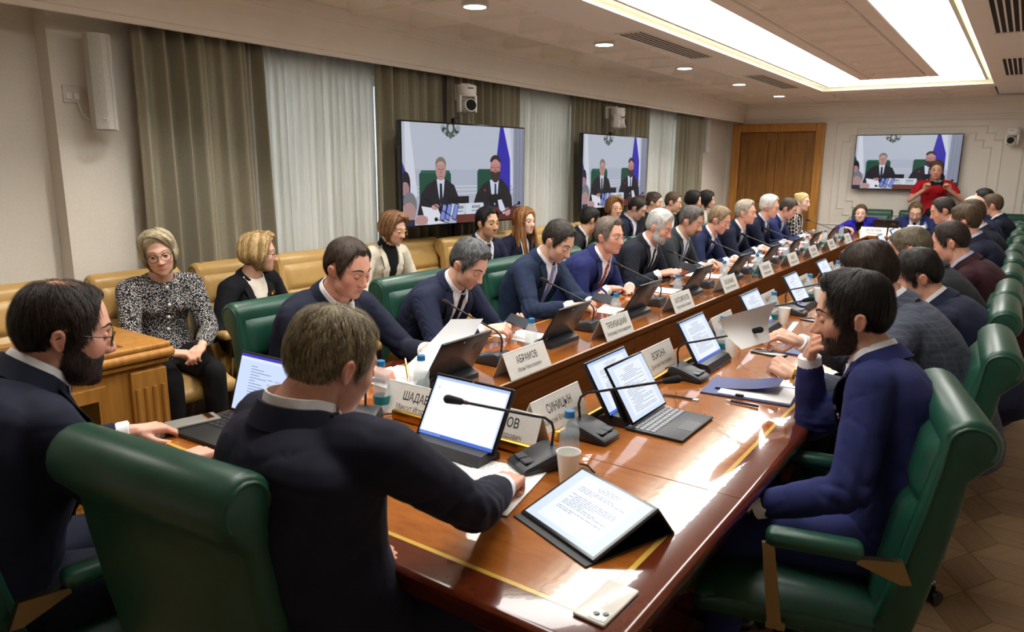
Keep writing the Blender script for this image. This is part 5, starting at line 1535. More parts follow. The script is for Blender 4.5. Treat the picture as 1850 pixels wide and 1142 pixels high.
        if style == 'back':
            q = MB()
            if hair[3] == 'bun': q.ell(HW(0, -.075, .085), (.042, .042, .036), 14, 10); part('hair_bun', q, hm, 60)
            else:
                q.chain([(HW(0, -.115, .03), .022), (HW(.03, -.15, -.02), .026), (HW(.05, -.14, -.10), .022), (HW(.06, -.11, -.20), .008)], 10); part('ponytail', q, hm, 60)
    # ---- beard
    if beard:
        bm_ = hair_mat(beard[0], beard[1]); full = beard[2]; P = DIRS * r[..., None]; ax = np.abs(P[..., 0]); z = P[..., 2]; y = P[..., 1]
        edge = np.interp(np.degrees(np.minimum(PH, 2 * math.pi - PH)), [0, 20, 35, 50, 68, 80, 90], [-.048, -.050, -.052, -.052, -.030, .0, .01])
        hb = sst(.006, -.006, z - edge) * sst(-.012, .004, y) * sst(.086, .080, ax)
        if full == 'goatee': hb = hb * sst(.036, .026, ax)
        mouth = np.exp(-((ax / .021) ** 4 + ((z + .0715) / .0085) ** 4)) * (y > .05); hb = hb * (1 - np.clip(mouth * 1.6, 0, 1))
        tb = (beard[3] if len(beard) > 3 else .010) * (.3 + 1.0 * sst(-.05, -.10, z) * sst(-.01, .05, y)); rad = r + tb * hb - .004 * (1 - hb)
        V = (DIRS * rad[..., None]).reshape(-1, 3); keep = (hb.ravel()[GFA] > .03).any(1); Fc = GFA[keep]; used = np.unique(Fc); remap = -np.ones(len(V), int); remap[used] = np.arange(len(used))
        fl = lambda P_: np.tile(np.array([0, .25, -1.0]), (len(P_), 1))
        V2, F2, s2 = strands(rnd, r, hb, tb, fl, {0: 2600, 1: 1300, 2: 500, 3: 250}[detail], .016, {0: .0011, 1: .0014, 2: .0022, 3: .003}[detail], .002)
        if (beard[3] if len(beard) > 3 else .01) < .005: used = used[:0]; Fc = Fc[:0]
        Vh = np.concatenate([V[used], V2]); Fh = np.concatenate([remap[Fc].reshape(-1, 4), F2 + len(used)])
        link('beard', np_mesh('beard', toW(Vh) - nb, Fh, bm_, True, {'shade': np.concatenate([np.zeros(len(used)), s2])}), root)
    # ---- glasses
    if glasses:
        q = MB(); gm = {'black': MAT['gloss'], 'gold': MAT['gold'], 'silver': MAT['silver']}[glasses[0]]; tr_ = glasses[1]; gw, gh = glasses[2] if len(glasses) > 2 else (.024, .018); sq = 3.2 if len(glasses) < 4 else glasses[3]
        gz = -.004; gy = .100
        for s in (-1, 1):
            pts = []
            for k in range(21):
                a = 2 * math.pi * k / 20; cx, cy = math.cos(a), math.sin(a); e = 2 / sq
                xx = .0325 + gw * math.copysign(abs(cx) ** e, cx); pts.append(HW(s * xx, gy - .35 * max(0, xx - .03), gz + gh * math.copysign(abs(cy) ** e, cy)))
            q.tube(pts, tr_, 6)
            q.tube([HW(s * (.0325 + gw), gy - .35 * (gw + .0025), gz + .008), HW(s * .072 * FF['w'], gy - .04, gz + .008), HW(s * .081 * FF['w'], -.005, .004), HW(s * .081 * FF['w'], -.03, -.012)], tr_ * .9, 6)
        q.tube([HW(-.0085, gy + .001, gz + .006), HW(0, gy + .004, gz + .009), HW(.0085, gy + .001, gz + .006)], tr_, 6)
        part('glasses', q, gm, 60)
    for s in (-1, 1):
        if O.get('earring'): q = MB(); q.ell(HW(s * .081, -.014, -.042), (.006, .006, .006), 8, 6); part('earring', q, bpy.data.materials.get('pearl') or plain('pearl', 'e9e3d6', .2), 60)
    return root
# ================================================================== who sits where
def suit(c, tie=None, kind='wool', c2=None, shirt=None, **kw):
    d = dict(jacket=cloth(c, kind, c2), shirt=shirt or SHIRT, kind='suit', trousers=cloth(c)); d.update(kw)
    if tie: d['tie'] = cloth(*tie) if isinstance(tie, tuple) else cloth(tie, 'cotton')
    return d
def H_(at, d, n=(0, 0, -1), pose='relaxed', **kw): return dict(at=at, d=d, n=n, pose=pose, **kw)
def two(x, y, z, fx, spread=.09, pose='relaxed', side=1):
    """both hands resting on the table in front of somebody facing fx=+1/-1 along x"""
    s = fx
    return {'R': H_((x - .10 * s, y - s * spread, z), (s, s * .45, 0), (0, 0, -1), pose), 'L': H_((x - .10 * s, y + s * spread, z), (s, -s * .45, 0), (0, 0, -1), pose)}
LX = -2.30
# --- men along the window-side wing
person('man in navy suit at the window-side wing reading a raised sheet of paper', (LX, 2.08, 1.185), 0, skin='ruddy', F=dict(w=1.06, jaw=1.12, fat=.9, t_top=.013, recede=.008, nose=.5, len=.03), hair=('short', '2e241d', '4d3d31'), hyaw=4, hpitch=20, eyes='down', detail=1, seed=11, bulk=1.08,
       outfit=suit('171b2e', '15161f', pin=True), hands={'R': H_((-2.10, 1.985, .80), (.85, .35, -.25), (.2, .1, -1), 'pinch'), 'L': H_((-2.01, 2.26, .835), (.9, -.42, .15), (-.2, -.75, -.6), 'pinch', watch='gold')})
person('man in pinstripe suit with greying dark hair bent over a phone', (LX, 2.90, 1.115), 0, skin='fair', F=dict(w=1.02, jaw=.98, fat=.25, t_top=.02, nose=.7, quiff=.006, stubble=.4), hair=('short', '26272a', '77797b'), hyaw=2, hpitch=34, eyes='down', detail=1, seed=12, brow=('1c1a18', '2c2724'),
       outfit=suit('1d2138', '10121c', 'stripe', '333b58', pin=True), hands={'R': H_((-2.10, 2.78, .82), (.8, .6, .05), (-.1, .35, -.9), 'hold'), 'L': H_((-2.10, 2.99, .80), (.85, -.5, .1), (0, -.3, .95), 'hold')})
person('man in slate blue suit and lavender tie looking down at his phone', (LX, 3.78, 1.161), 0, skin='fair', F=dict(w=1.0, jaw=1.0, fat=.25, t_top=.017, nose=.7, stubble=.35), hair=('short', '231f1c', '4a443d'), hyaw=-2, hpitch=32, eyes='down', detail=1, seed=13,
       outfit=suit('1c2942', '8b8bc0', pin=True), hands={'R': H_((-2.03, 3.52, .83), (.85, .5, .05), (0, .3, -.9), 'hold'), 'L': H_((-2.02, 3.72, .82), (.9, -.4, .15), (0, -.5, .7), 'hold')})
person('man in royal blue suit, red dotted tie and glasses looking up with folded hands', (LX, 4.455, 1.145), 0, skin='ruddy', F=dict(w=1.05, jaw=1.05, fat=.7, t_top=.02, nose=.6, quiff=.008, recede=.006), hair=('short', '5a4c40', '8f8276'), hyaw=-8, hpitch=4, eyes='open', detail=1, seed=14, glasses=('silver', .0010, (.022, .013)), bulk=1.05,
       outfit=suit('232a5e', ('8a1f2c', 'dots', 'd7c9c4'), pin=True), hands={'R': H_((-2.24, 4.36, .80), (.55, .8, -.05), (0, 0, -1), 'relaxed'), 'L': H_((-2.20, 4.60, .785), (.35, -.9, 0), (0, 0, -1), 'flat')})
person('white-haired man with white beard in dark suit swiping a phone', (LX, 5.29, 1.155), 0, skin='ruddy', F=dict(w=1.06, jaw=1.08, fat=.7, t_top=.024, nose=.9), hair=('short', 'a9a8a4', 'e0dfda'), hyaw=2, hpitch=22, eyes='down', detail=1, seed=15, beard=('a8a49e', 'dedad4', 'full', .006), brow=('6a645e', '8a847d'), bulk=1.05,
       outfit=suit('1a1d29', '14182a'), hands={'R': H_((-2.20, 5.12, .82), (.85, .5, .15), (0, .4, -.9), 'relaxed'), 'L': H_((-2.17, 5.36, .80), (.9, -.35, .2), (0, -.3, .95), 'hold')})
person('man in grey suit and waistcoat with goatee and light blue tie', (LX, 5.95, 1.16), 0, skin='warm', F=dict(w=1.06, jaw=1.1, fat=.7, t_top=.019, nose=.8, stubble=.6, quiff=.006), hair=('short', '3b3733', '6f6b66'), hyaw=0, hpitch=20, eyes='down', detail=2, seed=16, beard=('3a3430', '6a625b', 'goatee', .004), bulk=1.05,
       outfit=suit('33373c', '71809f'), hands={'R': H_((-2.16, 5.92, .80), (.8, .55, 0), (0, .2, -1), 'clasp'), 'L': H_((-2.15, 6.14, .80), (.8, -.55, 0), (0, -.2, -1), 'clasp')})
person('sandy-haired man with glasses, navy suit and bright blue tie', (LX, 6.66, 1.13), 0, skin='ruddy', F=dict(w=1.0, jaw=1.0, fat=.3, t_top=.017, nose=.7, recede=.006), hair=('short', '6a543c', '9a8668'), hyaw=0, hpitch=22, eyes='down', detail=2, seed=17, glasses=('silver', .0012, (.022, .014)),
       outfit=suit('1b2344', '3b3fa0', pin=True), hands=two(-2.02, 6.55, .79, 1))
person('silver-blond man in dark navy suit sitting upright with clasped hands', (LX, 7.434, 1.165), 0, skin='ruddy', F=dict(w=1.0, jaw=1.0, fat=.35, t_top=.02, nose=.6, quiff=.006), hair=('short', '8d8273', 'c4bba9'), hyaw=2, hpitch=2, eyes='open', detail=2, seed=18,
       outfit=suit('181e33', '6a7694'), hands={'R': H_((-2.17, 7.42, .80), (.7, .7, 0), (0, .3, -1), 'clasp'), 'L': H_((-2.16, 7.66, .80), (.7, -.7, 0), (0, -.3, -1), 'clasp')})
person('white-haired man with glasses and burgundy tie at the window-side wing', (LX, 8.272, 1.185), 0, skin='ruddy', F=dict(w=1.0, jaw=1.0, fat=.3, t_top=.028, nose=.9), hair=('short', 'b5b3ae', 'e6e4de'), hyaw=4, hpitch=8, eyes='low', detail=2, seed=19, glasses=('black', .0013, (.022, .014)),
       outfit=suit('171c34', '39202c', shirt=SHIRTB), hands=two(-2.06, 8.45, .785, 1))
person('dark-haired man in blue suit without tie bent over his phone near the table end', (LX, 9.06, 1.13), 0, skin='ruddy', F=dict(w=1.03, jaw=1.05, fat=.6, t_top=.016, nose=.8), hair=('short', '2a241f', '54493f'), hyaw=0, hpitch=26, eyes='down', detail=2, seed=20,
       outfit=suit('222b58', None, kind='wool', c2=None, shirt=SHIRTB), hands={'R': H_((-2.14, 9.12, .80), (.85, .4, .1), (0, .3, -.9), 'hold'), 'L': H_((-2.13, 9.32, .80), (.85, -.4, .1), (0, -.3, .9), 'hold')})
person('blonde woman in black and white houndstooth jacket at the far end of the window-side wing', (LX + .02, 9.62, 1.19), 0, skin='pale', F=dict(w=.95, jaw=.88, fat=.2, nose=.3), hair=('back', 'b89a62', 'e2cd96', 'bun'), hyaw=-12, hpitch=0, eyes='open', detail=2, seed=21, brow=('5a4630', '7a6248'),
       outfit=dict(female=True, jacket=cloth('1c1c1f', 'hound', 'd8d4cc'), kind='women', shirt=BLACKC, lipstick=(.75, .32, .34)), hands=two(-2.06, 9.78, .78, 1))
# --- people on the tan chairs along the window wall
WX = -3.70; WX2 = -3.55
WG = 'people on the tan chairs along the windows'
person('woman with short ash-blonde hair, round glasses and black tweed jacket by the oak desk', (WX, 2.03, 1.145), -8, skin='fair', F=dict(w=.98, jaw=.90, fat=.35, nose=.3, size=1.02), hair=('wave', '8d8066', 'cbbf9f'), hyaw=-20, hpitch=6, hroll=9, eyes='open', detail=0, seed=31, brow=('6a5640', '86705a'), glasses=('black', .0016, (.025, .021), 2.2), group=WG, lean=.07,
       outfit=dict(female=True, jacket=cloth('16171f', 'tweed'), kind='none', buttons=True, earring=True, trousers=cloth('0c0c0f'), lipstick=(.86, .52, .54), knees=-.02, feet=.0, iris=3, wrinkle=.004), hands={'R': H_((-3.44, 1.90, .675), (.45, .85, -.2), (0, .2, -1), 'clasp'), 'L': H_((-3.42, 2.06, .68), (.5, -.8, -.25), (0, -.2, -1), 'clasp')})
person('blonde woman in black blazer with gold brooch looking away to the right', (WX, 2.65, 1.09), 5, skin='fair', F=dict(w=.97, jaw=.9, fat=.35, nose=.5), hair=('wave', '8a6f45', 'd3b682'), hyaw=48, hpitch=4, eyes='open', detail=0, seed=32, brow=('6a5238', '86704f'), glasses=('black', .0014, (.023, .017)), group=WG, lean=.07, twist=8,
       outfit=dict(female=True, jacket=cloth('0f1017'), kind='women', shirt=cloth('ddd6c8', 'cotton'), vw=.075, v=.75, brooch=True, earring=True, lipstick=(.86, .52, .52)))
person('woman with short brown hair, glasses, cream jacket and black turtleneck', (WX, 3.79, 1.16), 0, skin='fair', F=dict(w=.97, jaw=.9, fat=.3, nose=.4), hair=('wave', '5b3d27', '9a7350'), hyaw=6, hpitch=14, eyes='down', detail=1, seed=33, glasses=('gold', .0011, (.023, .019), 2.3), group=WG, lean=.07,
       outfit=dict(female=True, jacket=cloth('cfc7b6'), kind='turtle', shirt=cloth('0d0d10', 'cotton'), vw=.07, v=.8, lipstick=(.86, .5, .5)))
person('young man with black side-swept hair in navy suit under the nearer television', (WX2, 4.72, 1.155), -10, skin='olive', F=dict(w=.98, jaw=.95, fat=.2, t_top=.02, nose=.7, part=1, stubble=.35), hair=('short', '0c0b0b', '211d1b'), hyaw=-2, hpitch=2, eyes='open', detail=1, seed=34, group=WG, lean=.07,
       outfit=suit('171d36', '1a2348', gaze=18))
person('woman with long straight auburn-blonde hair in navy blazer', (WX2, 5.26, 1.135), -8, skin='pale', F=dict(w=.95, jaw=.88, fat=.2, nose=.5), hair=('long', '6b3f1f', 'b48350'), hyaw=0, hpitch=-2, eyes='open', detail=1, seed=35, group=WG, lean=.07,
       outfit=dict(female=True, jacket=cloth('181d33'), kind='women', shirt=SHIRT, lipstick=(.85, .45, .45), gaze=14))
person('man in charcoal suit leaning aside with his face hidden behind the royal blue suit', (WX2, 6.43, 1.083), 20, skin='warm', F=dict(fat=.4, t_top=.018), hair=('short', '0f0d0c', '241f1c'), hyaw=40, hpitch=16, eyes='down', detail=2, seed=36, group=WG, lean=.2, outfit=suit('1e1e22', None))
person('woman with brown fringe and glasses below the second television', (WX2, 6.96, 1.179), -10, skin='fair', F=dict(w=.97, fat=.3), hair=('wave', '5a381f', '9a6f44'), hyaw=-25, hpitch=0, eyes='low', detail=2, seed=37, glasses=('gold', .0012, (.022, .017)), group=WG, lean=.07, outfit=dict(female=True, jacket=cloth('23232a'), kind='women', shirt=BLACKC))
person('man with faded dark hair in navy suit with white pocket square, head bowed', (WX2, 7.52, 1.15), 5, skin='fair', F=dict(fat=.3, t_top=.016), hair=('short', '171513', '37302a'), hyaw=5, hpitch=28, eyes='down', detail=2, seed=38, group=WG, lean=.09, outfit=suit('1a2038', None, pocket=True))
person('woman with dark brown hair pulled back beside the narrow sheer curtain', (WX2, 7.98, 1.203), 0, skin='fair', F=dict(w=.95, fat=.2), hair=('back', '2b211b', '57463a', 'bun'), hyaw=12, hpitch=8, eyes='down', detail=3, seed=39, group=WG, lean=.07, outfit=dict(female=True, jacket=cloth('1b1b20'), kind='women', shirt=BLACKC))
person('brown-haired man in black jacket sitting before the last drape', (WX2, 8.55, 1.183), 0, skin='fair', F=dict(fat=.4, t_top=.015), hair=('short', '3a2c20', '66523e'), hyaw=10, hpitch=12, eyes='down', detail=3, seed=40, group=WG, lean=.07, outfit=suit('131318', None))
person('person with black hair half hidden behind the grey suit by the door', (WX2, 9.23, 1.183), 0, skin='fair', F=dict(fat=.2), hair=('bob', '0d0c0c', '221d1b'), hyaw=10, hpitch=10, eyes='down', detail=3, seed=41, group=WG, lean=.07, outfit=dict(female=True, jacket=cloth('101014'), kind='women', shirt=BLACKC))
person('black-haired woman in pale top nearest the door', (WX2, 9.72, 1.174), 0, skin='fair', F=dict(fat=.2), hair=('bob', '0b0a0a', '1f1a19'), hyaw=14, hpitch=8, eyes='down', detail=3, seed=42, group=WG, lean=.07, outfit=dict(female=True, jacket=cloth('b9a78c'), kind='women', shirt=SHIRT))
# --- the near end
person('bearded man with glasses in dark suit at the left of the near table end', (-1.97, .82, 1.195), 84, skin='ruddy', F=dict(w=1.10, jaw=1.15, fat=1.2, t_top=.010, bald=.75, baldy=-.02, nose=.5, size=1.06, recede=.010, len=.04, lift=.003), hair=('short', '17110e', '3a2a22'), hyaw=-14, hpitch=14, eyes='down', detail=0, seed=51, beard=('1d1613', '43342b', 'full', .012), glasses=('black', .0017, (.024, .017)), group='people at the near end', bulk=1.22, lean=.22, shz=-.02,
       outfit=suit('14182a', '11131f', wrinkle=.006), hands={'R': H_((-1.86, 1.03, .795), (-.12, .96, -.1), (0, 0, -1), 'relaxed'), 'L': H_((-2.20, 1.07, .79), (.2, .95, -.1), (0, 0, -1), 'relaxed')})
person('man with thinning grey-blond hair seen from behind, dark suit, fist on papers', (-1.185, 1.02, 1.196), 82, skin='ruddy', F=dict(w=1.03, jaw=1.02, fat=.4, t_top=.011, t_side=.005, nose=.5, bald=.45, baldy=-.03, recede=.008, len=.03, lift=.004, dens=1.3), hair=('short', '51452f', 'a39372'), hyaw=2, hpitch=24, eyes='down', detail=0, seed=52, group='people at the near end', hip=(-1.20, 1.0, .56), shz=-.03, bulk=1.10, twist=-6,
       outfit=suit('191b2b', '14151f', wrinkle=.007), hands={'R': H_((-1.015, 1.415, .80), (-.28, .93, -.12), (.0, -.1, -1), 'fist', shift=(.03, .07, .03)), 'L': H_((-1.17, 1.005, .765), (.8, .5, -.05), (0, 0, -1), 'relaxed')}, elbows={'R': (.9, -.15, -.75), 'L': (-.8, 0, -.8)})
# --- the right-hand wing, seen from behind
RG = 'men along the right-hand wing'
person('man with black hair and trimmed beard in blue suit, hand at his mouth', (-.385, 2.34, 1.185), 186, skin='warm', F=dict(w=1.0, jaw=1.0, fat=.2, t_top=.017, t_side=.006, nose=.9, quiff=.010, size=1.03, len=.05, lift=.003, dens=1.3), hair=('short', '0f0d0c', '2a2420'), hyaw=6, hpitch=12, eyes='down', detail=0, seed=61, beard=('17120f', '3a2c24', 'full', .003), group=RG, hip=(-.20, 2.24, .56),
       outfit=suit('202656', '1d2450', wrinkle=.008, pin=True), hands={'R': H_((-.525, 2.50, 1.005), (.28, -.62, .58), (.92, .25, -.1), 'relaxed'), 'L': H_((-.53, 1.98, .66), (-.88, .25, -.35), (0, 0, -1), 'relaxed', watch='black')}, elbows={'R': (-.25, .15, -.95), 'L': (.3, -.5, -.8)})
person('brown-haired man in grey-blue checked suit holding up a sheet of paper', (-.47, 3.15, 1.20), 184, skin='fair', F=dict(w=1.0, fat=.3, t_top=.022, len=.05, lift=.003), hair=('short', '1c1511', '46382c'), hyaw=0, hpitch=30, eyes='down', detail=0, seed=62, group=RG, lean=.30,
       outfit=suit('40444f', None, 'check', '4c5262'), hands={'R': H_((-.70, 3.10, .905), (-.85, -.35, .3), (0, .4, -.9), 'pinch'), 'L': H_((-.62, 2.72, .86), (-.8, .1, .35), (.2, .5, -.8), 'fist', watch='gold')})
person('black-haired man in navy suit between the checked suit and the charcoal suit', (-.375, 3.90, 1.115), 182, skin='ruddy', F=dict(w=1.05, fat=.6, t_top=.02, len=.045, lift=.003), hair=('short', '100d0c', '2b2420'), hyaw=10, hpitch=26, eyes='down', detail=1, seed=63, group=RG, lean=.28, bulk=1.06, outfit=suit('191d33'), hands=two(-.66, 3.92, .79, -1))
person('man with short grey-brown thinning hair in charcoal suit', (-.475, 4.46, 1.185), 180, skin='ruddy', F=dict(w=1.02, fat=.4, t_top=.011, bald=.3, len=.025), hair=('short', '4b4032', '7f7460'), hyaw=0, hpitch=30, eyes='down', detail=1, seed=64, group=RG, lean=.30, outfit=suit('24262a'), hands=two(-.72, 4.46, .79, -1))
person('dark-haired man in maroon jacket with light blue collar', (-.345, 5.20, 1.175), 180, skin='ruddy', F=dict(w=1.08, fat=.8, t_top=.014, recede=.01), hair=('short', '1f1813', '453830'), hyaw=0, hpitch=22, eyes='down', detail=1, seed=65, group=RG, lean=.24, bulk=1.1, outfit=suit('33171f', None, shirt=SHIRTB), hands=two(-.66, 5.2, .79, -1))
person('brown-haired man in navy suit with light blue collar showing at the nape', (-.345, 6.30, 1.235), 180, skin='ruddy', F=dict(w=1.04, fat=.6, t_top=.017), hair=('short', '392b1f', '6a563f'), hyaw=-8, hpitch=14, eyes='low', detail=1, seed=66, group=RG, lean=.2, outfit=suit('191d31', None, shirt=SHIRTB), hands=two(-.66, 6.3, .79, -1))
person('brown-haired man partly hidden behind the navy suit on the right-hand wing', (-.35, 7.12, 1.245), 180, skin='ruddy', F=dict(w=1.0, fat=.4, t_top=.015), hair=('short', '33271d', '5d4b3a'), hyaw=0, hpitch=14, eyes='low', detail=2, seed=67, group=RG, lean=.2, outfit=suit('1c1f2c'), hands=two(-.66, 7.1, .79, -1))
person('bald man in navy suit on the right-hand wing', (-.417, 8.75, 1.237), 180, skin='pale', F=dict(w=1.02, fat=.5, t_top=.004, t_side=.003, bald=1.0, recede=.03), hair=('none', '6a5a4a', '8a7a6a'), hyaw=0, hpitch=14, eyes='low', detail=2, seed=68, group=RG, lean=.18, outfit=suit('1b213c'), hands=two(-.66, 8.72, .79, -1))
person('dark-haired man leaning far over the table in front of the bald man', (-.625, 8.02, 1.228), 184, skin='ruddy', F=dict(w=1.02, fat=.5, t_top=.012), hair=('short', '1b1714', '3d352f'), hyaw=10, hpitch=20, eyes='down', detail=2, seed=69, group=RG, hip=(-.30, 7.95, .56), outfit=suit('17171b'), hands=two(-.86, 7.9, .79, -1))
person('light brown-haired man in dark navy suit right of the bald man', (-.289, 9.6, 1.225), 180, skin='ruddy', F=dict(w=1.0, fat=.4, t_top=.016), hair=('short', '3c2e22', '6d5942'), hyaw=0, hpitch=8, eyes='low', detail=2, seed=70, group=RG, lean=.14, outfit=suit('151a2b'), hands=two(-.66, 9.55, .79, -1))
person('black-haired man farthest along the right-hand wing', (-.40, 10.3, 1.27), 180, skin='ruddy', F=dict(w=1.0, fat=.4, t_top=.014), hair=('short', '0c0b0b', '1d1918'), hyaw=0, hpitch=8, eyes='low', detail=3, seed=71, group=RG, lean=.14, outfit=suit('15171f'), hands=two(-.66, 10.25, .79, -1))
# --- the far end
person('woman in bright cobalt blue jacket leaning on the far table end', (-1.90, 11.45, .975), -86, skin='pale', F=dict(w=.97, fat=.3, nose=.3, size=1.12), hair=('back', '3f2c20', '6d5340', 'bun'), hyaw=6, hpitch=-4, eyes='low', detail=2, seed=81, group='people at the far end', hip=(-1.80, 11.72, .50), shz=-.045, bulk=1.15,
       outfit=dict(female=True, jacket=cloth('2a22a0'), kind='women', shirt=BLACKC, v=.5, sleeve=1.1, lipstick=(.85, .45, .45)), hands={'R': H_((-2.02, 11.08, .79), (.8, -.3, 0), (0, 0, -1), 'relaxed'), 'L': H_((-1.72, 11.10, .79), (-.6, -.5, 0), (0, 0, -1), 'relaxed')}, elbows={'R': (-1, .2, -.4), 'L': (1, .2, -.4)})
person('man in blue suit and glasses reading papers at the far table end', (-1.20, 11.42, 1.03), -88, skin='fair', F=dict(w=1.02, jaw=1.0, fat=.3, t_top=.014, recede=.012, size=1.1), hair=('short', '4c3a28', '7b6347'), hyaw=2, hpitch=24, eyes='down', detail=2, seed=82, glasses=('silver', .0016, (.023, .015)), group='people at the far end', hip=(-1.20, 11.72, .52), shz=-.035, bulk=1.18,
       outfit=suit('23295a', '1f2650'), hands={'R': H_((-1.33, 11.12, .80), (.3, -.9, 0), (0, 0, -1), 'relaxed'), 'L': H_((-1.06, 11.12, .80), (-.3, -.9, 0), (0, 0, -1), 'relaxed')})
person('standing woman in red short-sleeved top photographing with a phone', (-1.065, 11.98, 1.60), -86, skin='warm', F=dict(w=.97, jaw=.9, fat=.25, nose=.4, size=1.08), hair=('back', '3a261a', '74523a', 'ponytail'), hyaw=2, hpitch=4, eyes='open', detail=2, seed=83, standing=True, lean=.02, group=None,
       outfit=dict(female=True, jacket=cloth('a30f1c', 'cotton'), top_name='blouse', kind='none', short_sleeve=True, skirt=True, bottom_name='skirt', trousers=BLACKC, lipstick=(.8, .2, .22), wrinkle=.003, scale=1.0), hands={'R': H_((-1.16, 11.76, 1.335), (.25, -.35, .9), (.35, -.9, -.3), 'pinch'), 'L': H_((-.86, 11.76, 1.335), (-.25, -.35, .9), (-.35, -.9, -.3), 'pinch')}, elbows={'R': (-.8, .2, -.8), 'L': (.8, .2, -.8)})
run_jobs()

# ================================================================== chairs
GC = 'green leather conference chairs'; TC = 'tan leather wall chairs'
for y, who in ((2.06, 'the man reading a raised sheet'), (2.93, 'the man in the pinstripe suit'), (3.80, 'the man with the lavender tie'), (4.50, 'the man in the royal blue suit'), (5.30, 'the white-bearded man'), (5.98, 'the man in the grey waistcoat suit'), (6.66, 'the sandy-haired man with the bright blue tie'),
               (7.42, 'the silver-blond man'), (8.25, 'the white-haired man with the burgundy tie'), (9.03, 'the dark-haired man in blue suit near the table end'), (9.72, 'the woman in houndstooth')):
    green_chair((-2.40, y, 0), R(-90), 'green leather chair behind ' + who, GC)
for x, y, a, who in ((-.435, 2.16, 194, 'the bearded man in the blue suit'), (-.36, 3.10, 184, 'the man in the checked suit'), (-.36, 3.98, 181, 'the black-haired man in navy'), (-.36, 4.62, 180, 'the man in charcoal'), (-.36, 5.46, 180, 'the man in maroon'), (-.36, 6.25, 182, 'the man in navy with the light blue collar'),
                     (-.36, 7.05, 178, 'the half-hidden brown-haired man'), (-.33, 7.92, 180, 'the man leaning far forward'), (-.36, 8.72, 180, 'the bald man'), (-.33, 9.55, 180, 'the light brown-haired man in dark navy'), (-.36, 10.3, 180, 'the farthest black-haired man')):
    green_chair((x + .01, y, 0), R(a - 90), 'green leather chair, right-hand wing, behind ' + who, GC)
nc_ = green_chair((-1.385, 1.03, 0), R(6), 'large green leather chair in the near foreground behind the grey-blond man', GC)
nc_.scale = (1, 1, 1.045)
green_chair((-2.02, .80, 0), R(-4), 'green leather chair in the near left corner under the bearded man with glasses', GC)
green_chair((-1.80, 11.62, 0), R(184), 'green leather chair behind the woman in cobalt blue', GC)
green_chair((-1.20, 11.66, 0), R(180), 'green leather chair under the man reading papers at the far end', GC)
green_chair((-.20, 11.75, 0), R(180), 'empty green leather chair by the far wall, left one', GC)
green_chair((.45, 11.75, 0), R(180), 'empty green leather chair by the far wall, right one', GC)
for y, who in ((1.44, 'empty tan leather chair against the wall behind the oak desk'), (2.06, 'tan leather chair under the woman in black tweed'), (2.66, 'tan leather chair under the woman with the gold brooch'), (3.24, 'empty tan leather chair in front of the first sheer curtain'),
               (3.82, 'tan leather chair under the woman in the cream jacket'), (4.36, 'empty tan leather chair left of the young black-haired man'), (4.76, 'tan leather chair under the young black-haired man'), (5.30, 'tan leather chair under the woman with long auburn hair'), (5.86, 'empty tan leather chair right of the long-haired woman'),
               (6.42, 'tan leather chair under the man leaning aside in charcoal'), (6.98, 'tan leather chair under the woman with brown fringe'), (7.53, 'tan leather chair under the man with the pocket square'), (8.07, 'tan leather chair under the woman with pulled-back hair'), (8.62, 'tan leather chair under the man in black jacket'),
               (9.20, 'tan leather chair under the half-hidden person by the door'), (9.76, 'tan leather chair nearest the door')):
    tan_chair((-3.69 if y < 4.6 else -3.55, y, 0), R(-90), who, TC)

# ================================================================== things on the table
T0 = TZ + .0005
left = [(2.48, 'АБРАМОВ', 'Иван Николаевич', 'first'), (3.32, 'ТРЕМБИЦКИЙ', 'Александр Александрович', 'second'), (4.20, 'ХАПСИРОКОВ', 'Мурат Крым-Гериевич', 'third'), (5.08, 'ВАСИЛЬЕВ', 'Валерий Николаевич', 'fourth'), (5.98, 'ГЕРЕМЕЕВ', 'Сулейман Саидович', 'fifth'),
        (6.82, 'ЖУКОВ', 'Александр Дмитриевич', 'sixth'), (7.60, 'КАЛАШНИК', 'Андрей Викторович', 'seventh'), (8.42, 'ЯКИМОВ', 'Виктор Сергеевич', 'eighth'), (9.30, 'ПЕТРОВА', 'Анна Ивановна', 'ninth')]
for k, (y, a, b, nth) in enumerate(left):
    nameplate((-1.675, y, T0), R(90), a, b, 'white folded name plate on the window-side wing, %s from the near end' % nth)
    tablets[k % 3]((-1.835, y - .32, T0), R(-90), 'dark docked tablet on the window-side wing seen from its back, %s from the near end' % nth, 'docked tablets')
    mic((-1.86, y + .03, T0), R(-90), 'black gooseneck microphone on the window-side wing, %s from the near end' % nth, 'gooseneck microphones')
    bottle((-1.77, y + .205, T0), .7 * k, 'blue-capped water bottle on the window-side wing, %s from the near end' % nth, 'water bottles')
    paper((-2.04, y - .42 + (.12 if k else .0), T0), R(-90 + (k * 37) % 17 - 8), .21, .297, 'printed sheets on the window-side wing before the seat, %s from the near end' % nth, seed=k + 2)
bottle((-1.735, 1.90, T0), 1.0, 'blue-capped water bottle behind the large blank-screen tablet', 'water bottles')
bottle((-1.70, 5.90 - .03, T0), 2.0, 'second blue-capped water bottle of the close pair on the window-side wing', 'water bottles')
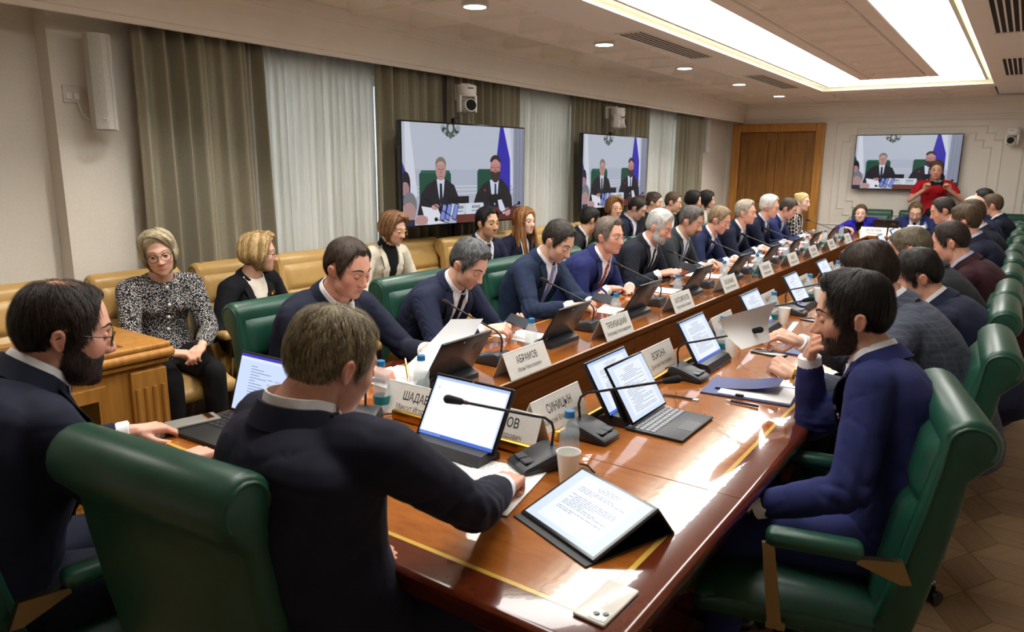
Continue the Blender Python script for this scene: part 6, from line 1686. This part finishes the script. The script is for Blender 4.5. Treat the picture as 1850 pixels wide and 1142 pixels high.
right = [(2.03, 'СИНИЦЫН', 'Алексей Владимирович', 'first'), (2.86, 'ВОРОНА', 'Дмитрий Николаевич', 'second'), (3.70, 'ФЁДОРОВ', 'Юрий Викторович', 'third'), (4.54, 'РЫБАКОВ', 'Сергей Евгеньевич', 'fourth'), (5.40, 'НИКОНОВ', 'Игорь Михайлович', 'fifth'), (6.26, 'КОТОВ', 'Олег Юрьевич', 'sixth'), (7.12, 'ТИХОНОВ', 'Павел Андреевич', 'seventh'), (8.0, 'ЗАЙЦЕВ', 'Роман Ильич', 'eighth'), (8.85, 'ЛАПИН', 'Максим Олегович', 'ninth')]
for k, (y, a, b, nth) in enumerate(right):
    nameplate((-1.238, y, T0), R(90), a, b, 'white folded name plate on the right-hand wing, %s from the near end' % nth)
    tablets[(k + 1) % 3]((-1.052, y + (.215 if k == 0 else .20), T0), R(90), 'docked tablet with lit document on the right-hand wing, %s from the near end' % nth, 'docked tablets')
    mic((-1.06, y - .055, T0), R(90), 'black gooseneck microphone on the right-hand wing, %s from the near end' % nth, 'gooseneck microphones')
    if k: bottle((-1.085, y + .425, T0), .9 * k, 'blue-capped water bottle on the right-hand wing beside the tablet, %s from the near end' % nth, 'water bottles')
    if k: cup((-1.03, y + .455 if k > 1 else y + .40, T0), 0, 'white plastic cup on the right-hand wing beside the tablet, %s from the near end' % nth, 'white cups')
    if k > 1: paper((-.80, y + .1, T0), R(90 + (k * 29) % 15 - 7), .21, .297, 'printed sheets on the right-hand wing before the seat, %s from the near end' % nth, seed=k + 30)
# far end plates, tablet, papers
nameplate((-1.57, 10.56, T0), 0, 'РЕПЕТУЕВ', 'Ирина Юрьевна', 'white name plate on the far table end, left one', .7)
nameplate((-1.24, 10.56, T0), 0, 'УГАРОВ', 'Сергей Павлович', 'white name plate on the far table end, right one', .7)
tablets[0]((-1.46, 10.80, T0), R(180), 'dark tablet before the woman in cobalt blue seen from its back', 'docked tablets')
mic((-1.95, 10.75, T0), R(170), 'black gooseneck microphone before the woman in cobalt blue', 'gooseneck microphones')
mic((-1.05, 10.75, T0), R(186), 'black gooseneck microphone before the man reading at the far end', 'gooseneck microphones')
paper((-1.12, 10.98, T0 + .02), R(8), .21, .297, 'raised white sheet in front of the man reading at the far end', 5, curl=lambda u, v: .10 * v * v)
bottle((-1.02, 10.92, T0), 0, 'blue-capped water bottle at the far table end', 'water bottles')
# near end
nameplate((-1.645, 1.80, T0 + .0), R(0), 'ШАДАЕВ', 'Максут Игоревич', 'white name plate behind the blank-screen tablet, left one at the near end', .7)
nameplate((-1.295, 1.80, T0 + .0), R(0), 'КУТЕПОВ', 'Андрей Викторович', 'white name plate behind the blank-screen tablet, right one at the near end', .7)
tablet_blank((-1.335, 1.595, T0), R(0), 'docked tablet with blank white screen facing the grey-blond man', 'docked tablets')
mic((-1.075, 1.675, T0), R(-28), 'black gooseneck microphone right of the blank-screen tablet', 'gooseneck microphones')
mic((-1.74, 1.60, T0), R(25), 'black gooseneck microphone half hidden behind the grey-blond head', 'gooseneck microphones')
bottle((-.985, 1.70, T0), .3, 'blue-capped water bottle standing behind the white cup at the near end', 'water bottles')
cup((-.945, 1.63, T0), 0, 'white plastic cup in front of the nearest water bottle', 'white cups')
bottle((-1.80, 1.76, T0), 1.3, 'half-hidden water bottle beside the face of the grey-blond man', 'water bottles')
paper((-1.27, 1.44, T0), R(20), .21, .297, 'printed sheet under the fist of the grey-blond man, left one', 41, group='papers of the grey-blond man')
paper((-1.10, 1.49, T0 + .0016), R(12), .21, .297, 'printed sheet under the fist of the grey-blond man, right one', 42, group='papers of the grey-blond man')
# large tablet in a folio, propped up
def folio_tablet():
    t = thing('folio_tablet', 'large tablet in dark folio case propped up showing a document at the near corner', 'tablet', (-.81, 1.36, T0), R(-21))
    M_ = Matrix.Rotation(R(20), 4, 'X')
    W, L = .285, .215
    b = MB().rbox((0, L / 2 - .01, .008), (W, L, .009), .004, 3, M_).build('slab', MAT['gunmetal'], t, 40)
    MB().rbox((0, L / 2 - .01, .0128), (W - .006, L - .006, .001), .0004, 1, M_).build('bezel', MAT['gloss'], b)
    me = col_mesh('screen', doc_polys(77, False, 20), W - .02, L - .02, MAT['doc'], .00015)
    s = link('screen', me, b); s.matrix_local = M_ @ Matrix.Translation((0, L / 2 - .01, .0136)) @ Matrix.Rotation(R(-90), 4, 'X')
    q = MB(); q.add([(-W / 2, .19, .075), (W / 2, .19, .075), (W / 2, .245, .001), (-W / 2, .245, .001), (-W / 2, .185, .073), (W / 2, .185, .073), (W / 2, .238, .001), (-W / 2, .238, .001)], [(0, 1, 2, 3), (7, 6, 5, 4), (0, 3, 7, 4), (1, 5, 6, 2), (2, 6, 7, 3), (0, 4, 5, 1)]); q.build('folio_flap', MAT['black'], t)
    MB().rbox((0, .10, .002), (W, .27, .003), .001, 1).build('folio_base', MAT['black'], t)
folio_tablet()
t = phone((-.589, 1.185, T0), R(178), 'white smartphone lying face down at the near right table corner', plain('white_phone_glass', 'e2dfd6', .18), .072, .148)
MB().ell((0, .0, .0085), (.009, .009, .0006), 12, 4).build('mark', MAT['silver'], t)
# tablet on keyboard case
def kb_tablet():
    t = thing('keyboard_tablet', 'tablet on a floating keyboard case showing a text document before the blue-suited man', 'tablet', (-.90, 2.24, T0), R(90))
    q = MB(); q.rbox((0, 0, .006), (.285, .205, .009), .004, 2); kb = q.build('keyboard_base', MAT['gunmetal'], t, 40)
    for r_ in range(5):
        for c in range(13):
            MB().box((-.122 + c * .0203, .072 - .055 + .02 * (2 - r_) + .03, .0112), (.0165, .0155, .0025)).build('key', MAT['key'], kb)
    MB().rbox((0, -.07, .0108), (.10, .055, .001), .0004, 1).build('trackpad', MAT['gunmetal2'], kb)
    M_ = Matrix.Translation((0, .072, .022)) @ Matrix.Rotation(R(-32), 4, 'X')
    b = MB().rbox((0, .004, .107), (.281, .008, .215), .004, 2, M_).build('slab', MAT['gloss'], t, 40)
    me = col_mesh('screen', doc_polys(91, False, 26), .265, .198, MAT['doc'], .00015)
    s = link('screen', me, b); s.matrix_local = M_ @ Matrix.Translation((0, -.0006, .107))
    q = MB(); q.prism([(.10, .002), (.115, .002), (.175, .12), (.165, .125)], .24, 'x', None, -.12); q.build('stand_flap', MAT['black'], t)
MAT['key'] = plain('grey_key', '8d9096', .5)
kb_tablet()
# folders, papers, pens before the right-hand men
t = thing('blue_folder', 'open navy blue folder with white papers and a binder clip beside the checked suit', 'folder', (-.79, 2.78, T0), R(6))
MB().rbox((0, 0, .003), (.34, .24, .006), .002, 1).build('cover', MAT['folder'], t)
MB().rbox((.03, -.012, .0085), (.27, .20, .005), .001, 1).build('paper_stack', MAT['paper'], t)
def fl_(i, j):
    u = i / 9; v = j / 5; return (-.13 + .24 * u, -.05 + .16 * v, .012 + .05 * u * u * .8)
q = MB(); q.grid(fl_, 10, 6); q.grid(lambda i, j: (lambda p: (p[0], p[1], p[2] - .0015))(fl_(9 - i, j)), 10, 6); q.build('flap', MAT['folder'], t, 60)
q = MB(); q.box((-.02, -.11, .012), (.03, .012, .008)); q.build('binder_clip', MAT['black'], t)
pen((-.765, 2.60, T0), R(178), 'navy ballpoint pen lying in front of the blue folder')
pen((-1.99, 2.50, T0 + .004), R(60), 'gold-tipped pen lying on the sheets beside the pinstripe suit', 'gold')
t = thing('charging_cable', 'pair of thin black cables with silver plugs beside the keyboard tablet', 'cable', (-.97, 2.53, T0))
for s in (0, 1): MB().tube([(-.08, -.02 + .02 * s, .003), (-.02, .0 + .012 * s, .003), (.035, .004 + .012 * s, .003)], .0022, 6).build('cord', MAT['black'], t, 60); MB().rbox((.047, .005 + .012 * s, .0035), (.022, .006, .005), .001, 1).build('plug', MAT['silver'], t)
t = thing('blue_folder', 'closed navy blue folder farther along the right-hand wing', 'folder', (-.78, 3.62, T0), R(-8)); MB().rbox((0, 0, .004), (.22, .31, .007), .002, 1).build('cover', MAT['folder'], t); MB().rbox((.004, 0, .004), (.216, .30, .004), .001, 1).build('paper_stack', MAT['paper'], t)
for y, lb in ((3.42, 'black phone lying near the closed blue folder'), (4.35, 'black phone lying before the man in charcoal')): phone((-.90, y, T0), R(80), lb, MAT['gloss'], cams=False)
phone((-1.99, 5.0, T0), R(70), 'black phone case lying before the white-bearded man', MAT['gloss'], cams=False)
# phones held in hands
def held(loc, rot, label, w=.066, l=.135):
    t = thing('smartphone', label, 'phone', loc, 0, 'phones in hands'); t.rotation_euler = rot
    MB().rbox((0, 0, 0), (w, l, .008), .0035, 2).build('case', MAT['gloss'], t, 40); MB().box((0, 0, .0044), (w - .006, l - .006, .0006)).build('display', MAT['dimscreen'], t)
MAT['dimscreen'] = emit('phone_display', '9fb2e0', .03)
held((-1.985, 2.90, .855), (R(15), R(-30), R(90)), 'phone held by the man in the pinstripe suit')
held((-1.90, 3.63, .875), (R(10), R(-35), R(90)), 'phone held by the man with the lavender tie')
held((-2.05, 5.28, .865), (R(20), R(-45), R(90)), 'phone held by the white-bearded man')
held((-2.02, 9.22, .85), (R(10), R(-30), R(90)), 'phone held by the dark-haired man near the table end')
held((-1.01, 11.70, 1.425), Matrix(((0, 1, 0), (0, 0, 1), (1, 0, 0))).to_euler(), 'black phone held up by the standing woman in red', .075, .155)
# sheets held in hands
def held_sheet(pts, label, bend):
    """four corner points in space, bowed between"""
    a, b, c, d = [Vector(p) for p in pts]; o = (a + b + c + d) / 4; n = (b - a).cross(d - a).normalized()
    t = thing('paper_sheet', label, 'paper', o, 0, 'sheets held in hands')
    def P(off):
        def f(i, j):
            u, v = i / 12, j / 12; p = a.lerp(b, u).lerp(d.lerp(c, u), v)
            return p + n * (bend * (math.sin(math.pi * v)) + off) - o
        return f
    q = MB(); q.grid(P(0), 13, 13); q.grid(lambda i, j: P(-.0008)(12 - i, j), 13, 13); q.build('sheet', MAT['paper'], t, 60)
held_sheet([(-1.97, 2.03, .80), (-1.82, 2.18, .795), (-1.80, 2.36, .985), (-1.90, 2.27, .985)], 'white sheet raised from the table by the man in navy', -.025)
paper((-2.0, 2.14, T0), R(-80), .21, .297, 'printed sheets on the table under the pen hand of the man in navy', 55)
pen((-1.955, 2.055, .80), R(-40), 'gold and black pen in the hand of the man reading a raised sheet', 'gold', R(30))
held_sheet([(-.77, 2.93, .93), (-.79, 2.62, .955), (-.86, 2.56, 1.075), (-.77, 2.98, 1.085)], 'white sheet held up by the man in the checked suit', .02)
# laptop, phones of the bearded man
t = thing('laptop', 'open laptop with a lit document before the bearded man', 'laptop', (-2.03, 1.30, T0), R(2))
b = MB().rbox((0, 0, .008), (.33, .23, .014), .004, 2).build('keyboard_base', MAT['black'], t, 40)
for r_ in range(5):
    for c in range(13): MB().box((-.138 + c * .023, .085 - r_ * .022, .0157), (.0185, .0175, .002)).build('key', MAT['key2'] if 'key2' in MAT else MAT.setdefault('key2', plain('black_key', '1c1d20', .45)), b)
M_ = Matrix.Translation((0, .115, .014)) @ Matrix.Rotation(R(-18), 4, 'X')
lid = MB().rbox((0, .004, .108), (.33, .008, .216), .003, 2, M_).build('lid', MAT['black'], t, 40)
p_ = [(a, b_, 0 if k == 0 else (1 if k < 4 else 2)) for k, (a, b_) in enumerate([rc(0, 0, 1, 1, (206, 222, 255)), rc(0, .95, 1, 1, (60, 60, 190)), rc(.0, .9, 1, .95, (226, 234, 252)), rc(0, 0, 1, .04, (210, 220, 250))] + [rc(.2, .8 - .05 * k, .2 + .1 + .06 * (k * 7 % 5), .812 - .05 * k, (120, 130, 170)) for k in range(13)] + [rc(.5 + .12 * (k % 3), .62 - .08 * (k // 3), .58 + .12 * (k % 3), .63 - .08 * (k // 3), (110, 120, 160)) for k in range(9)])]
s = link('screen', col_mesh('screen', p_, .312, .196, MAT['doc'], .00015), lid); s.matrix_local = M_ @ Matrix.Translation((0, -.0006, .110))
MAT['greycase'] = plain('grey_phone_case', '77756e', .5)
t = thing('smartphone', 'smartphone in grey case with orange-rimmed camera bar lying on a dark phone by the laptop', 'phone', (-2.19, 1.265, T0 + .0125), R(-13))
b = MB().rbox((0, 0, .0055), (.078, .165, .011), .005, 3).build('case', MAT['greycase'], t, 40)
MB().rbox((0, .052, .0118), (.062, .028, .0025), .001, 2).build('camera_rim', plain('orange_rim', 'b5612b', .4), b); MB().rbox((0, .052, .0128), (.056, .022, .0025), .001, 2).build('camera_bar', MAT['gloss'], b)
t = thing('smartphone', 'dark phone lying underneath the grey-cased phone', 'phone', (-2.188, 1.262, T0), R(-13)); MB().rbox((0, 0, .006), (.082, .168, .0115), .004, 2).build('case', MAT['black'], t, 40)
t = thing('desk_microphone_box', 'small dark box on the oak desk behind the bearded man', 'box', (-3.36, 1.45, .8015), R(20)); MB().rbox((0, 0, .012), (.10, .05, .024), .006, 2).build('body', MAT['black'], t)
bpy.data.scenes.remove(tmp_scene)
